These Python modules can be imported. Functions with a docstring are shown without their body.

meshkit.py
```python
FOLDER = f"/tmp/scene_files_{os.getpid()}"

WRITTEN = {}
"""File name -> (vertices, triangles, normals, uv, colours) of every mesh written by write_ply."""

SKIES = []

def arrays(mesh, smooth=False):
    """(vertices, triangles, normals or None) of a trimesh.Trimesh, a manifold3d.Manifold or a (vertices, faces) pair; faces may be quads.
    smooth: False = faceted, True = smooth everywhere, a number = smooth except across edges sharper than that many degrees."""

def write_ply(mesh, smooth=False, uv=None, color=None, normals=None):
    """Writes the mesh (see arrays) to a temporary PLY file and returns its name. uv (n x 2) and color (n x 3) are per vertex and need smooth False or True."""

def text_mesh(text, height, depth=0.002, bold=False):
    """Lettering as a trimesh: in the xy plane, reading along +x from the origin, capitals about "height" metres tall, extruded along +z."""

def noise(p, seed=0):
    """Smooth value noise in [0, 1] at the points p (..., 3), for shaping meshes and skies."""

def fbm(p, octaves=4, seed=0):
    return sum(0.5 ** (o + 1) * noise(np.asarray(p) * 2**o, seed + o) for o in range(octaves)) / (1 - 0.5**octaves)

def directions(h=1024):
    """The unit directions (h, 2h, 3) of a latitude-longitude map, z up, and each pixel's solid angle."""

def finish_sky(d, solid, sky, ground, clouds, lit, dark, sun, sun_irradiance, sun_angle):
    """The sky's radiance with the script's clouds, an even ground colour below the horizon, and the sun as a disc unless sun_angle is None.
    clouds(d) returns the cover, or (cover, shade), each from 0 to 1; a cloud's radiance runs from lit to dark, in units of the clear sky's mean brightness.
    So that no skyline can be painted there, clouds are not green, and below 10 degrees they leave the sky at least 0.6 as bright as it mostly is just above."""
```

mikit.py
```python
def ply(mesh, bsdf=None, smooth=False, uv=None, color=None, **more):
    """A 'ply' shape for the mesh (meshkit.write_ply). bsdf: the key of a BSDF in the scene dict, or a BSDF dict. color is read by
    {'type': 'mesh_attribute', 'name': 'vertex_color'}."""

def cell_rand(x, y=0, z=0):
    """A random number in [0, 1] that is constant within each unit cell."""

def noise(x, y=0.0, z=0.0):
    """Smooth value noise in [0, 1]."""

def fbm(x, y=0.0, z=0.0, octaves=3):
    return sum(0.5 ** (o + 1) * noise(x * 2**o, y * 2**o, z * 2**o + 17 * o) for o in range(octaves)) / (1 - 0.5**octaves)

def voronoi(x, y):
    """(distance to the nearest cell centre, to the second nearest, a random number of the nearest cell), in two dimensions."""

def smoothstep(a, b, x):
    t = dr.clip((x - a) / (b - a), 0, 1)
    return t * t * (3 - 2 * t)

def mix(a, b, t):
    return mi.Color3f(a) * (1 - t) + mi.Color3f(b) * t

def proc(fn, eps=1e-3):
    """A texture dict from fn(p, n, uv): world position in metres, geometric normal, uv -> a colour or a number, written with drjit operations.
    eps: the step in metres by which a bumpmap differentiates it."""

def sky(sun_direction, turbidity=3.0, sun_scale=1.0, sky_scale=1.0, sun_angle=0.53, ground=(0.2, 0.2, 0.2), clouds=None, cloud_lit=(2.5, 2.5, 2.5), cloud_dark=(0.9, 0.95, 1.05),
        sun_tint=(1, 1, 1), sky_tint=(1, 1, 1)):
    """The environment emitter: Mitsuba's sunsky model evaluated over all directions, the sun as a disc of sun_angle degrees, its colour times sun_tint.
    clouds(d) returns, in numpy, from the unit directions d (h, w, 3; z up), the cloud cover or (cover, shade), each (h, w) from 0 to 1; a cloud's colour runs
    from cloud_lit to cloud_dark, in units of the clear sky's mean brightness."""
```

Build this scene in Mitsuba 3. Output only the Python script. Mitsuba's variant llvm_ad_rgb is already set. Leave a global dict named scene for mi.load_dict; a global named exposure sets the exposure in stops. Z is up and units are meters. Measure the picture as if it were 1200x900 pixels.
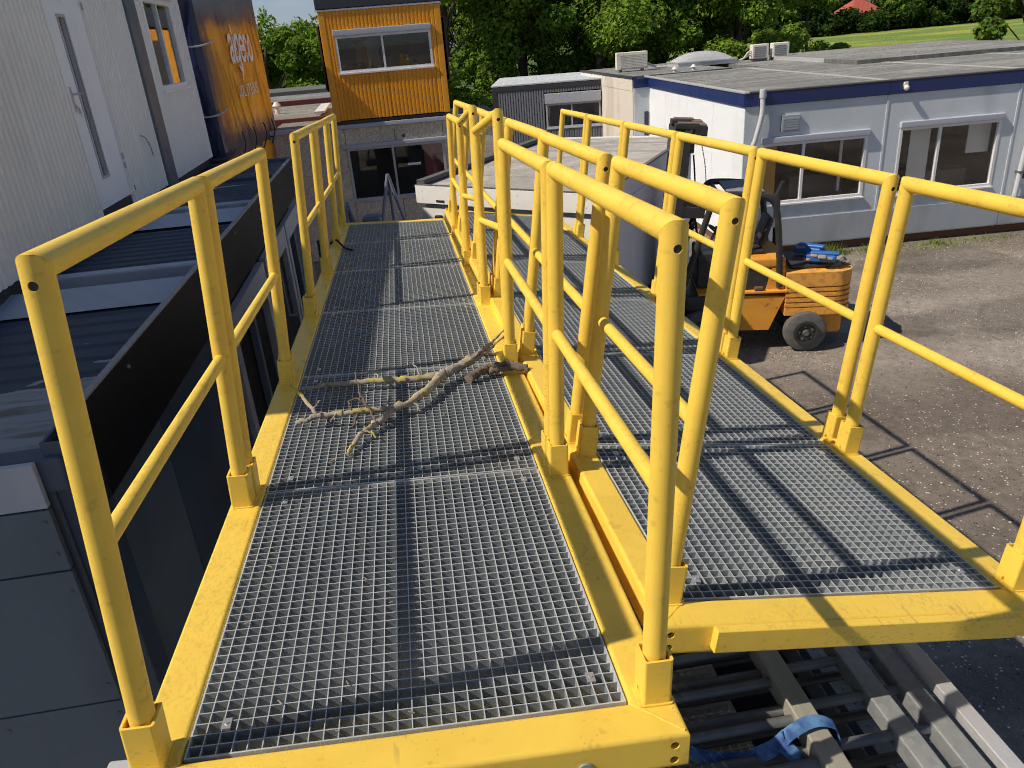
import math, random
import numpy as np, trimesh, manifold3d as m3, drjit as dr, mitsuba as mi, mikit, meshkit
from mikit import proc, fbm, noise, voronoi, cell_rand, smoothstep, mix
from shapely.geometry import Polygon, box as sbox

rng = np.random.default_rng(7); random.seed(7)
scene, labels = {'type': 'scene'}, {}
T = mi.ScalarTransform4f

# ------------------------------------------------------------------ camera, light, exposure
CAM = np.array([0.64067, -1.29720, 4.38431])
FWD = np.array([0.10394, 0.90514, -0.41221]); UP = np.array([0.12818, 0.39881, 0.90803])
scene['camera'] = {'type': 'perspective', 'fov': 67.33, 'fov_axis': 'x', 'near_clip': 0.05, 'far_clip': 2000.0,
                   'to_world': T().look_at(origin=CAM.tolist(), target=(CAM + FWD).tolist(), up=UP.tolist()),
                   'film': {'type': 'hdrfilm', 'width': 1024, 'height': 768}, 'sampler': {'type': 'independent'}}
def clouds(d):
    q = d / np.maximum(d[..., 2:3] + 0.12, 0.05)
    n = meshkit.fbm(np.stack([q[..., 0] * 1.3, q[..., 1] * 1.3, 0 * q[..., 0]], -1) + 40, octaves=5, seed=3)
    haze = 0.34 * np.exp(-np.degrees(np.arcsin(np.clip(d[..., 2], 0, 1))) / 9.0)
    return np.clip(np.clip((n - 0.56) * 4.0, 0, 0.8) + haze, 0, 0.9), np.clip((n - 0.7) * 2, 0, 1) * 0.3
SUN = np.array([-0.662, -0.108, 0.742])
scene['sky'] = mikit.sky(SUN.tolist(), turbidity=3.0, sky_scale=0.66, clouds=clouds, sun_tint=(0.93, 1.0, 1.13))
exposure = 1.78

# ------------------------------------------------------------------ frames of the two platforms (tilted where they lie on their load)
WR = np.array([[0.9984988, 0.0, 0.0547732], [-0.0025116, 0.9989481, 0.0457855], [-0.0547156, -0.0458543, 0.9974485]])
MA = np.eye(4); MA[:3, :3] = WR; MA[:3, 3] = [0, 0, 3.0]
def rot(a, p, r):
    ca, sa, cp, sp, cr, sr = math.cos(a), math.sin(a), math.cos(p), math.sin(p), math.cos(r), math.sin(r)
    return np.array([[ca, -sa, 0], [sa, ca, 0], [0, 0, 1]]) @ np.array([[1, 0, 0], [0, cp, -sp], [0, sp, cp]]) @ np.array([[cr, 0, sr], [0, 1, 0], [-sr, 0, cr]])
MB = np.eye(4); MB[:3, :3] = WR @ rot(0.0207, 0.0174, 0.1073); MB[:3, 3] = WR @ np.array([1.273, 0.3647, -0.0181]) + [0, 0, 3.0]
LA, WA = 1.2061, 1.0
WB = 1.0331

# ------------------------------------------------------------------ helpers
def mat(key, d): scene[key] = d; return key
def key_for(name):
    if name not in scene and not any(k.startswith(name + '__') for k in scene): return name
    i = 1
    while True:
        k = f'{name}_{i:03d}'
        if k not in scene and not any(x.startswith(k + '__') for x in scene): return k
        i += 1
def tag(k, label=None, cat=None, group=None, kind=None):
    d = labels.setdefault(k, {})
    for a, b in (('label', label), ('category', cat), ('group', group), ('kind', kind)):
        if b: d[a] = b
def add(name, mesh, m, parent=None, smooth=30, color=None, kind=None, label=None, M=None):
    k = key_for((parent + '__' if parent else '') + name)
    d = mikit.ply(mesh, m, smooth=smooth, color=color) if not isinstance(mesh, dict) else dict(mesh)
    if M is not None: d['to_world'] = T(M)
    scene[k] = d
    if kind or label: tag(k, label, None, None, kind)
    return k
def thing(name, label, cat, group=None):
    k = key_for(name); n = k
    RES.add(k); tag(k, label, cat, group); return k
RES = set()
_kf = key_for
def key_for(name):
    k = _kf(name)
    if k in RES or k != name:
        i = 0; k = name
        while k in RES or k in scene or any(x.startswith(k + '__') for x in scene):
            i += 1; k = f'{name}_{i:03d}'
    return k
def struct(name, mesh, m, **kw):
    k = add(name, mesh, m, **kw); tag(k, kind='structure'); return k
def cat_(*ms): return trimesh.util.concatenate([x for x in ms if x is not None])
def bx(x0, x1, y0, y1, z0, z1):
    b = trimesh.creation.box((abs(x1 - x0), abs(y1 - y0), abs(z1 - z0))); b.apply_translation(((x0 + x1) / 2, (y0 + y1) / 2, (z0 + z1) / 2)); return b
def rbx(x0, x1, y0, y1, z0, z1, r=0.01, seg=8):
    x0, x1 = sorted((x0, x1)); y0, y1 = sorted((y0, y1)); z0, z1 = sorted((z0, z1))
    r = min(r, (x1 - x0) / 2.01, (y1 - y0) / 2.01, (z1 - z0) / 2.01)
    s = m3.Manifold.sphere(r, seg)
    return tm(m3.Manifold.batch_hull([s.translate((x, y, z)) for x in (x0 + r, x1 - r) for y in (y0 + r, y1 - r) for z in (z0 + r, z1 - r)]))
def tm(man):
    a = man.to_mesh(); return trimesh.Trimesh(np.array(a.vert_properties[:, :3]), np.array(a.tri_verts), process=False)
def frame_of(d):
    d = np.asarray(d, float) / np.linalg.norm(d); a = np.array([0, 0, 1.0]) if abs(d[2]) < 0.9 else np.array([1.0, 0, 0])
    u = np.cross(a, d); u /= np.linalg.norm(u); return u, np.cross(d, u), d
def tube(p, q, r, n=16, r2=None):
    p, q = np.asarray(p, float), np.asarray(q, float); u, v, d = frame_of(q - p); r2 = r if r2 is None else r2
    a = np.linspace(0, 2 * np.pi, n, endpoint=False); c = np.cos(a)[:, None] * u + np.sin(a)[:, None] * v
    V = np.vstack([p + c * r, q + c * r2, p, q]); F = []
    for i in range(n):
        j = (i + 1) % n; F += [[i, j, n + j], [i, n + j, n + i], [2 * n, j, i], [2 * n + 1, n + i, n + j]]
    return trimesh.Trimesh(V, F, process=False)
def path_tube(P, R, n=8, wob=0.0, seed=0):
    P = np.asarray(P, float); R = np.broadcast_to(np.asarray(R, float), (len(P),)); V = []; F = []
    rr = np.random.default_rng(seed)
    tan = np.gradient(P, axis=0); u = frame_of(tan[0])[0]
    for i, (p, r) in enumerate(zip(P, R)):
        t = tan[i] / max(np.linalg.norm(tan[i]), 1e-9); u = u - t * (u @ t); u /= np.linalg.norm(u); v = np.cross(t, u)
        a = np.linspace(0, 2 * np.pi, n, endpoint=False); k = 1 + wob * rr.standard_normal(n) if wob else np.ones(n)
        V.append(p + (np.cos(a) * k)[:, None] * u * r + (np.sin(a) * k)[:, None] * v * r)
    V = np.vstack(V + [P[:1], P[-1:]]); m = len(P)
    for i in range(m - 1):
        for j in range(n):
            j2 = (j + 1) % n; F += [[i * n + j, i * n + j2, (i + 1) * n + j2], [i * n + j, (i + 1) * n + j2, (i + 1) * n + j]]
    for j in range(n):
        j2 = (j + 1) % n; F += [[m * n, j2, j], [m * n + 1, (m - 1) * n + j, (m - 1) * n + j2]]
    return trimesh.Trimesh(V, F, process=False)
def spline(P, k=6):
    P = np.asarray(P, float)
    if len(P) < 3: return np.array([P[0] + (P[-1] - P[0]) * t for t in np.linspace(0, 1, k)])
    Q = np.vstack([2 * P[0] - P[1], P, 2 * P[-1] - P[-2]]); out = []
    for i in range(1, len(Q) - 2):
        for t in np.linspace(0, 1, k, endpoint=False):
            a, b, c, d = Q[i - 1:i + 3]
            out.append(0.5 * ((2 * b) + (-a + c) * t + (2 * a - 5 * b + 4 * c - d) * t * t + (-a + 3 * b - 3 * c + d) * t ** 3))
    return np.array(out + [P[-1]])
def mv(mesh, M): x = mesh.copy(); x.apply_transform(M); return x
def place(x, y, z=0, deg=0):
    a = math.radians(deg); M = np.eye(4); M[:2, :2] = [[math.cos(a), -math.sin(a)], [math.sin(a), math.cos(a)]]; M[:3, 3] = [x, y, z]; return M
def prism(poly, h, M=None):
    m = trimesh.creation.extrude_polygon(poly if isinstance(poly, Polygon) else Polygon(poly), h, engine='earcut')
    if M is not None: m.apply_transform(M)
    return m
# an xz-outline extruded along y: maps (x, y, z) of the prism to (x, depth, z)
XZ = np.array([[1, 0, 0, 0], [0, 0, 1, 0], [0, 1, 0, 0], [0, 0, 0, 1.0]])
def prism_xz(pts, y0, y1):
    m = prism(pts, y1 - y0); m.apply_transform(XZ); m.apply_translation((0, y0, 0)); return m
def corrugated(w, h, pitch, depth, base=0.02, flat=0.45):
    """wall panel in the xz plane, x from 0 to w, ribs upright, facing -y (y = -depth is the crest)."""
    n = max(1, int(round(w / pitch))); p = w / n; pts = []
    for i in range(n):
        x = i * p; s = p * (1 - 2 * 0.12 - flat)
        pts += [(x, 0), (x + s, 0), (x + s + 0.12 * p, -depth), (x + s + 0.12 * p + flat * p, -depth)]
    pts += [(w, 0), (w, base), (0, base)]
    m = prism(pts, h); return m

# ------------------------------------------------------------------ materials
def principled(color, rough=0.5, metallic=0.0, spec=0.5, **kw):
    c = color if isinstance(color, dict) else {'type': 'rgb', 'value': list(color)}
    return {'type': 'principled', 'base_color': c, 'roughness': rough, 'metallic': metallic, 'specular': spec, **kw}
def two(d): return {'type': 'twosided', 'bsdf': d}
def yellow(p, n, uv):
    a = fbm(p.x * 9, p.y * 9, p.z * 9, 3); g = fbm(p.x * 60, p.y * 60, p.z * 60, 2)
    c = mix((0.775, 0.535, 0.075), (0.735, 0.50, 0.068), smoothstep(0.35, 0.7, a))
    dirt = smoothstep(0.62, 0.78, g) * smoothstep(0.45, 0.6, a) * 0.22
    d1, _, r = voronoi(p.x * 90 + p.z * 31, p.y * 90 + p.z * 17)
    spot = dr.select(r > 0.90, smoothstep(0.20, 0.08, d1), 0.0) * 0.45 * smoothstep(0.9, 0.98, n.z) * smoothstep(0.42, 0.62, a)
    c = mix(c, (0.28, 0.16, 0.05), dirt)
    up = smoothstep(0.85, 0.97, n.z)
    fine = fbm(p.x * 150, p.y * 90, p.z * 40, 3); big = fbm(p.x * 2.3 + 7, p.y * 2.3, p.z * 2, 3)
    c = mix(c, (0.34, 0.235, 0.07), up * smoothstep(0.50, 0.66, fine) * smoothstep(0.42, 0.62, big) * 0.24)
    scr = smoothstep(0.74, 0.84, noise(p.x * 120, p.y * 14, p.z * 140)) * smoothstep(0.58, 0.70, fbm(p.x * 4, p.y * 4, p.z * 4 + 3, 2))
    c = mix(c, (0.36, 0.25, 0.09), scr * 0.4)
    return mix(c, (0.16, 0.08, 0.03), spot)
mat('yellow_paint', principled(proc(yellow), 0.42, clearcoat=0.15, clearcoat_gloss=0.6))
def yellow_worn(p, n, uv):
    c = yellow(p, n, uv)
    g = fbm(p.x * 160, p.y * 40, 0, 3)
    return mix(c, (0.42, 0.27, 0.05), smoothstep(0.52, 0.75, g) * 0.6)
mat('yellow_worn', principled(proc(yellow_worn), 0.5))
def galv(p, n, uv):
    d1, d2, r = voronoi(p.x * 45 + p.z * 37, p.y * 45 + p.z * 29)
    a = fbm(p.x * 6, p.y * 6, p.z * 6, 3)
    return mix((0.40, 0.425, 0.44), (0.56, 0.585, 0.59), r * 0.6 + a * 0.4)
mat('galvanised', principled(proc(lambda p, n, uv: galv(p, n, uv) * 0.62), 0.42, metallic=0.35))
mat('galvanised_bar', principled(proc(lambda p, n, uv: mix((0.265, 0.30, 0.335), (0.36, 0.395, 0.42), fbm(p.x * 7, p.y * 7, 0, 3))), 0.42, metallic=0.45))
mat('sunlit_zinc', principled(proc(lambda p, n, uv: mix((0.40, 0.435, 0.45), (0.60, 0.63, 0.635), fbm(p.x * 9, p.y * 9, 3, 3))), 0.4, metallic=0.2))  # paler copy of the bar zinc; sunlight on tops put into colour
mat('galvanised_dull', principled(proc(lambda p, n, uv: mix((0.10, 0.11, 0.118), (0.17, 0.178, 0.18), fbm(p.x * 30, p.y * 7, p.z * 30, 3))), 0.55, metallic=0.3))  # grey lowered to carry the shade on the rungs under the walkways
mat('strip_steel', principled(proc(lambda p, n, uv: mix((0.10, 0.12, 0.15), (0.17, 0.19, 0.22), fbm(p.x * 20, p.y * 20, p.z * 9, 3))), 0.45, metallic=0.3))
mat('olive_steel', principled(proc(lambda p, n, uv: mix((0.27, 0.26, 0.21), (0.36, 0.35, 0.29), fbm(p.x * 60, p.y * 5, p.z * 60, 3))), 0.5, metallic=0.2))
mat('aluminium', principled(proc(lambda p, n, uv: mix((0.55, 0.56, 0.58), (0.70, 0.70, 0.70), fbm(p.x * 40, p.y * 2, p.z * 40, 3))), 0.4, metallic=0.5))
mat('zinc_clip', principled((0.48, 0.49, 0.50), 0.35, metallic=0.6))
def dirty(c0, c1, sx=1.0, sz=6.0, amt=0.6, lo=0.42, hi=0.75):
    """panel paint with upright run-off streaks and blotches"""
    def f(p, n, uv):
        h = p.x + p.y
        s = fbm(h * sz, p.z * 0.7, 3.0, 4); b = fbm(h * 1.3 * sx, p.z * 1.3 * sx, 9.0, 3)
        return mix(c0, c1, amt * smoothstep(lo, hi, 0.55 * s + 0.45 * b))
    return f
mat('white_cladding', principled(proc(dirty((0.83, 0.81, 0.77), (0.66, 0.63, 0.58), sz=2.5, amt=.35)), 0.45))
mat('white_door', principled(proc(dirty((0.86, 0.86, 0.88), (0.72, 0.70, 0.68), amt=0.3)), 0.4))
mat('white_frame', principled((0.72, 0.72, 0.73), 0.35))
mat('grey_frame', principled((0.42, 0.42, 0.45), 0.4))
mat('orange_cladding', principled(proc(dirty((0.80, 0.34, 0.016), (0.58, 0.23, 0.016), amt=0.5)), 0.45))
mat('office_white', principled(proc(dirty((0.76, 0.80, 0.85), (0.60, 0.63, 0.66), amt=0.4, sz=3.0)), 0.5))
mat('office_pale_blue', principled(proc(dirty((0.55, 0.60, 0.64), (0.36, 0.39, 0.42), sz=3.0, lo=0.36, hi=0.7)), 0.5))
mat('plinth_grey', principled(proc(dirty((0.33, 0.36, 0.40), (0.21, 0.22, 0.235), sz=3.0)), 0.6))
mat('navy_band', principled(proc(dirty((0.012, 0.028, 0.125), (0.018, 0.032, 0.095))), 0.35))
mat('dark_trim', principled((0.035, 0.037, 0.045), 0.5))
mat('concrete_panel', principled(proc(dirty((0.60, 0.55, 0.49), (0.42, 0.38, 0.33), sz=5.0, lo=0.4, hi=0.68)), 0.8))
def aggregate(p, n, uv):
    d1, d2, r = voronoi((p.x + p.y) * 42, p.z * 42)
    b = fbm((p.x + p.y) * 1.5, p.z * 1.5, 0, 3)
    return mix((0.66, 0.58, 0.48), (0.30, 0.26, 0.22), r * 0.75) * (0.75 + 0.5 * b)
mat('aggregate_panel', principled(proc(aggregate), 0.9))
def roofing(c0, c1, s=1.0):
    def f(p, n, uv):
        a = fbm(p.x * 0.8 * s, p.y * 3.2 * s, 1.0, 4); b = fbm(p.x * 8, p.y * 8, 0, 3); g = fbm(p.x * 40, p.y * 40, 2.0, 2)
        return mix(c0, c1, smoothstep(0.3, 0.75, 0.6 * a + 0.4 * b)) * (0.85 + 0.3 * g)
    return f
mat('roof_felt', principled(proc(roofing((0.105, 0.108, 0.105), (0.185, 0.185, 0.175))), 0.85))
mat('roof_felt_pale', principled(proc(roofing((0.25, 0.235, 0.21), (0.36, 0.34, 0.31))), 0.85))
mat('roof_felt_seam', principled((0.26, 0.255, 0.24), 0.8))
mat('roof_felt_dark', principled((0.09, 0.09, 0.09), 0.85))
mat('roof_metal', principled(proc(dirty((0.52, 0.56, 0.58), (0.38, 0.42, 0.44))), 0.45, metallic=0.1))
mat('red_brown', principled((0.13, 0.035, 0.028), 0.6))
mat('corrugated_grey', principled(proc(dirty((0.19, 0.205, 0.24), (0.15, 0.16, 0.185))), 0.5))
mat('fascia_white', principled(proc(dirty((0.80, 0.80, 0.78), (0.60, 0.57, 0.50), amt=0.5)), 0.5))
mat('shutter_grey', principled((0.40, 0.42, 0.48), 0.45))
mat('warm_grey_wall', principled(proc(dirty((0.66, 0.63, 0.64), (0.56, 0.53, 0.54), sz=2.0)), 0.55))
mat('container_navy', principled(proc(dirty((0.060, 0.085, 0.130), (0.040, 0.055, 0.085), sz=3.0)), 0.5))
mat('container_blue_grey', principled(proc(dirty((0.115, 0.152, 0.19), (0.080, 0.108, 0.138), sz=2.0, amt=.8)), 0.55))
def peel(p, n, uv):
    a = fbm(p.x * 4.5, p.y * 9, 3.0, 4)
    near = smoothstep(3.9, 2.4, p.y + 0.3 * (fbm(p.x * 6, p.y * 6, 0, 3) - 0.5))
    t = smoothstep(0.50, 0.53, a * 0.55 + near * 0.42)
    g = fbm(p.x * 3, p.y * 20, 5.0, 3)
    return mix((0.050, 0.068, 0.105), mix((0.34, 0.35, 0.36), (0.20, 0.18, 0.15), smoothstep(0.5, 0.8, g)), t)
mat('peeling_roof', principled(proc(peel), 0.6))
mat('pale_sheet', principled(proc(dirty((0.42, 0.46, 0.54), (0.30, 0.33, 0.40))), 0.5))
mat('black_panel', principled((0.010, 0.011, 0.013), 0.55, spec=0.25))
mat('black_steel', principled(proc(lambda p, n, uv: mix((0.020, 0.021, 0.023), (0.045, 0.042, 0.040), fbm(p.x * 14, p.y * 14, p.z * 14, 3))), 0.45))
mat('brown_steel', principled((0.16, 0.12, 0.095), 0.7))
mat('rubber', two(principled(proc(lambda p, n, uv: mix((0.060, 0.060, 0.059), (0.14, 0.130, 0.118), fbm(p.x * 22, p.y * 22, p.z * 22, 3))), 0.8)))
def truck(p, n, uv):
    a = fbm(p.x * 7, p.y * 7, p.z * 7, 4); b = fbm(p.x * 30, p.y * 30, p.z * 30, 3)
    c = mix((0.74, 0.34, 0.035), (0.58, 0.24, 0.03), a)
    return mix(c, (0.10, 0.055, 0.03), smoothstep(0.60, 0.74, 0.5 * a + 0.5 * b) * 0.85)
mat('truck_orange', principled(proc(truck), 0.5))
def truck_rusty(p, n, uv):
    a = fbm(p.x * 16, p.y * 16, p.z * 16, 4)
    return mix((0.70, 0.33, 0.05), (0.40, 0.19, 0.08), smoothstep(0.46, 0.66, a) * 0.6)
mat('truck_faded', principled(proc(truck_rusty), 0.7))
mat('groove_red', principled((0.22, 0.05, 0.015), 0.7))
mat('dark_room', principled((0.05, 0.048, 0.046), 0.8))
mat('room_wall', principled((0.55, 0.54, 0.50), 0.8))
mat('curtain_yellow', principled((0.55, 0.26, 0.03), 0.8))
mat('dark_red_cloth', principled((0.16, 0.02, 0.025), 0.7))
mat('glass', {'type': 'thindielectric', 'int_ior': 1.5})
mat('plastic_pale', principled(proc(dirty((0.66, 0.64, 0.58), (0.46, 0.44, 0.40))), 0.5))
mat('dome_plastic', principled((0.40, 0.41, 0.42), 0.3))
mat('grille_grey', principled((0.20, 0.20, 0.20), 0.6))
mat('pipe_grey', principled((0.52, 0.53, 0.55), 0.45))
mat('blue_grey_steel', principled((0.20, 0.22, 0.30), 0.5, metallic=0.2))
mat('strap_blue', two(principled(proc(lambda p, n, uv: mix((0.02, 0.06, 0.20), (0.10, 0.22, 0.42), smoothstep(0.4, 0.8, fbm(p.x * 25, p.y * 25, p.z * 25, 3)))), 0.7)))
mat('plastic_blue', principled((0.025, 0.12, 0.40), 0.45))
mat('cloth_grey', principled((0.26, 0.24, 0.21), 0.85))
mat('handle_metal', principled((0.55, 0.55, 0.56), 0.3, metallic=0.8))
mat('print_white', two(principled((0.86, 0.82, 0.78), 0.4)))
mat('sticker_black', principled((0.02, 0.02, 0.02), 0.5))
mat('rust', principled((0.14, 0.06, 0.03), 0.8))
mat('house_roof', principled((0.36, 0.085, 0.06), 0.8))
mat('house_wall', principled((0.5, 0.45, 0.38), 0.8))
def bark(p, n, uv):
    a = fbm(p.x * 40, p.y * 40, p.z * 40, 4); l = fbm(p.x * 8 + 5, p.y * 8, p.z * 8, 3)
    c = mix((0.40, 0.36, 0.31), (0.17, 0.14, 0.115), a)
    return mix(c, (0.42, 0.36, 0.07), smoothstep(0.46, 0.60, 0.7 * l + 0.3 * a) * smoothstep(0.0, 0.6, n.z + 0.45))
mat('stick_bark', principled(proc(bark), 0.9))
mat('stick_brown', principled(proc(lambda p, n, uv: mix((0.20, 0.16, 0.12), (0.07, 0.055, 0.042), fbm(p.x * 30, p.y * 90, p.z * 90, 4))), 0.9))
mat('stick_wood', principled(proc(lambda p, n, uv: mix((0.40, 0.34, 0.26), (0.16, 0.125, 0.09), fbm(p.x * 50, p.y * 50, p.z * 90, 3))), 0.8))
mat('tree_bark', principled((0.075, 0.062, 0.048), 0.9))
leafc = {'type': 'mesh_attribute', 'name': 'vertex_color'}
mat('leaf', {'type': 'principledthin', 'base_color': leafc, 'roughness': 0.5, 'diff_trans': 0.75, 'spec_trans': 0.0, 'eta': 1.35})
mat('blade', two({'type': 'diffuse', 'reflectance': leafc}))
mat('stone', {'type': 'diffuse', 'reflectance': leafc})
def ground(p, n, uv):
    a = fbm(p.x * 0.55, p.y * 0.55, 0, 4); b = fbm(p.x * 14, p.y * 14, 0, 3)
    d1, d2, r = voronoi(p.x * 26, p.y * 26); e1, e2, r2 = voronoi(p.x * 60 + 9, p.y * 60)
    c = mix((0.165, 0.140, 0.118), (0.240, 0.212, 0.184), smoothstep(0.3, 0.7, a))
    c = c * (0.62 + 0.5 * b + 0.35 * r2 * (1 - smoothstep(0.2, 0.55, e1)))
    c = mix(c, (0.55, 0.51, 0.45), dr.select(r > 0.90, smoothstep(0.30, 0.14, d1), 0.0) * smoothstep(0.25, 0.6, fbm(p.x * 1.7, p.y * 1.7, 4.0, 2)))
    c = mix(c, (0.05, 0.045, 0.04), dr.select(r < 0.05, smoothstep(0.3, 0.15, d1), 0.0))
    wx = p.x + 0.5 * noise(p.x * 0.3, p.y * 0.3, 7.0)
    ruts = noise(p.y * 1.5 + 0.35 * wx, wx * 0.10, 2.0)
    c = c * (0.86 + 0.26 * smoothstep(0.35, 0.7, ruts))
    stain = smoothstep(0.62, 0.74, fbm(p.x * 0.45 + 3, p.y * 0.6, 5.0, 3))
    c = mix(c, c * 0.62, stain)
    green = smoothstep(11.2, 12.5, p.y) * smoothstep(0.48, 0.66, fbm(p.x * 1.1, p.y * 2.2, 9.0, 3))
    c = mix(c, (0.13, 0.14, 0.06), green * 0.55)
    far = smoothstep(24.0, 40.0, p.y)
    return mix(c, (0.055, 0.085, 0.025), far)
mat('gravel_ground', principled(proc(ground), 0.92, spec=0.2))
def field(p, n, uv):
    a = fbm(p.x * 0.05, p.y * 0.16, 0, 4); b = fbm(p.x * 0.6, p.y * 1.2, 2, 3)
    c = mix((0.070, 0.120, 0.032), (0.110, 0.160, 0.042), b)
    return mix(c, (0.25, 0.235, 0.045), smoothstep(0.46, 0.72, a) * 0.6)
mat('field_grass', principled(proc(field), 0.9, spec=0.1))
def tarp_print_sheen(p, n, uv):
    z = p.z + 0.16 * (fbm(p.x * 3, p.y * 3, p.z * 2, 3) - 0.5)
    e = 0.45 * (fbm(p.y * 2.2, p.z * 1.6, 0, 3) - 0.5)
    o = smoothstep(2.95 + e, 3.45 + e, z) * (1 - smoothstep(4.80 + 0.4 * e, 5.06 + 0.4 * e, z)) * smoothstep(12.80 + 0.5 * e, 13.35 + 0.5 * e, p.y)
    top = smoothstep(4.95, 5.3, z)  # greyish sky sheen towards the top, painted into the colour
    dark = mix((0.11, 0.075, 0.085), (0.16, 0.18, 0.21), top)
    return mix(dark, mix((0.74, 0.32, 0.03), (0.58, 0.23, 0.025), fbm(p.y * 2.5, p.z * 1.2, 1, 3)), o)
mat('tarp_print_sheen', two(principled(proc(tarp_print_sheen), 0.32, spec=0.6)))
mat('tarp_navy', two(principled((0.010, 0.018, 0.075), 0.30, spec=0.6)))

# ------------------------------------------------------------------ ground
g = 60; xs = np.r_[-400, np.linspace(-40, 40, g), 400]; ys = np.r_[-300, np.linspace(-20, 60, g), 600]
X, Y = np.meshgrid(xs, ys); Z = 0.018 * (meshkit.fbm(np.stack([X * 0.9, Y * 0.9, 0 * X], -1), 3, 5) - 0.5) * (np.abs(X) < 30)
V = np.stack([X, Y, Z], -1).reshape(-1, 3); w = len(xs); idx = np.arange(len(V)).reshape(len(ys), w)
F = np.concatenate([np.stack([idx[:-1, :-1], idx[:-1, 1:], idx[1:, 1:]], -1).reshape(-1, 3), np.stack([idx[:-1, :-1], idx[1:, 1:], idx[1:, :-1]], -1).reshape(-1, 3)])
struct('ground', trimesh.Trimesh(V, F, process=False), 'gravel_ground', smooth=True)
struct('field', trimesh.Trimesh([[25, 58, .04], [210, 58, .04], [230, 152, .04], [30, 152, .04]], [[0, 1, 2], [0, 2, 3]], process=False), 'field_grass', smooth=False)
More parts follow.
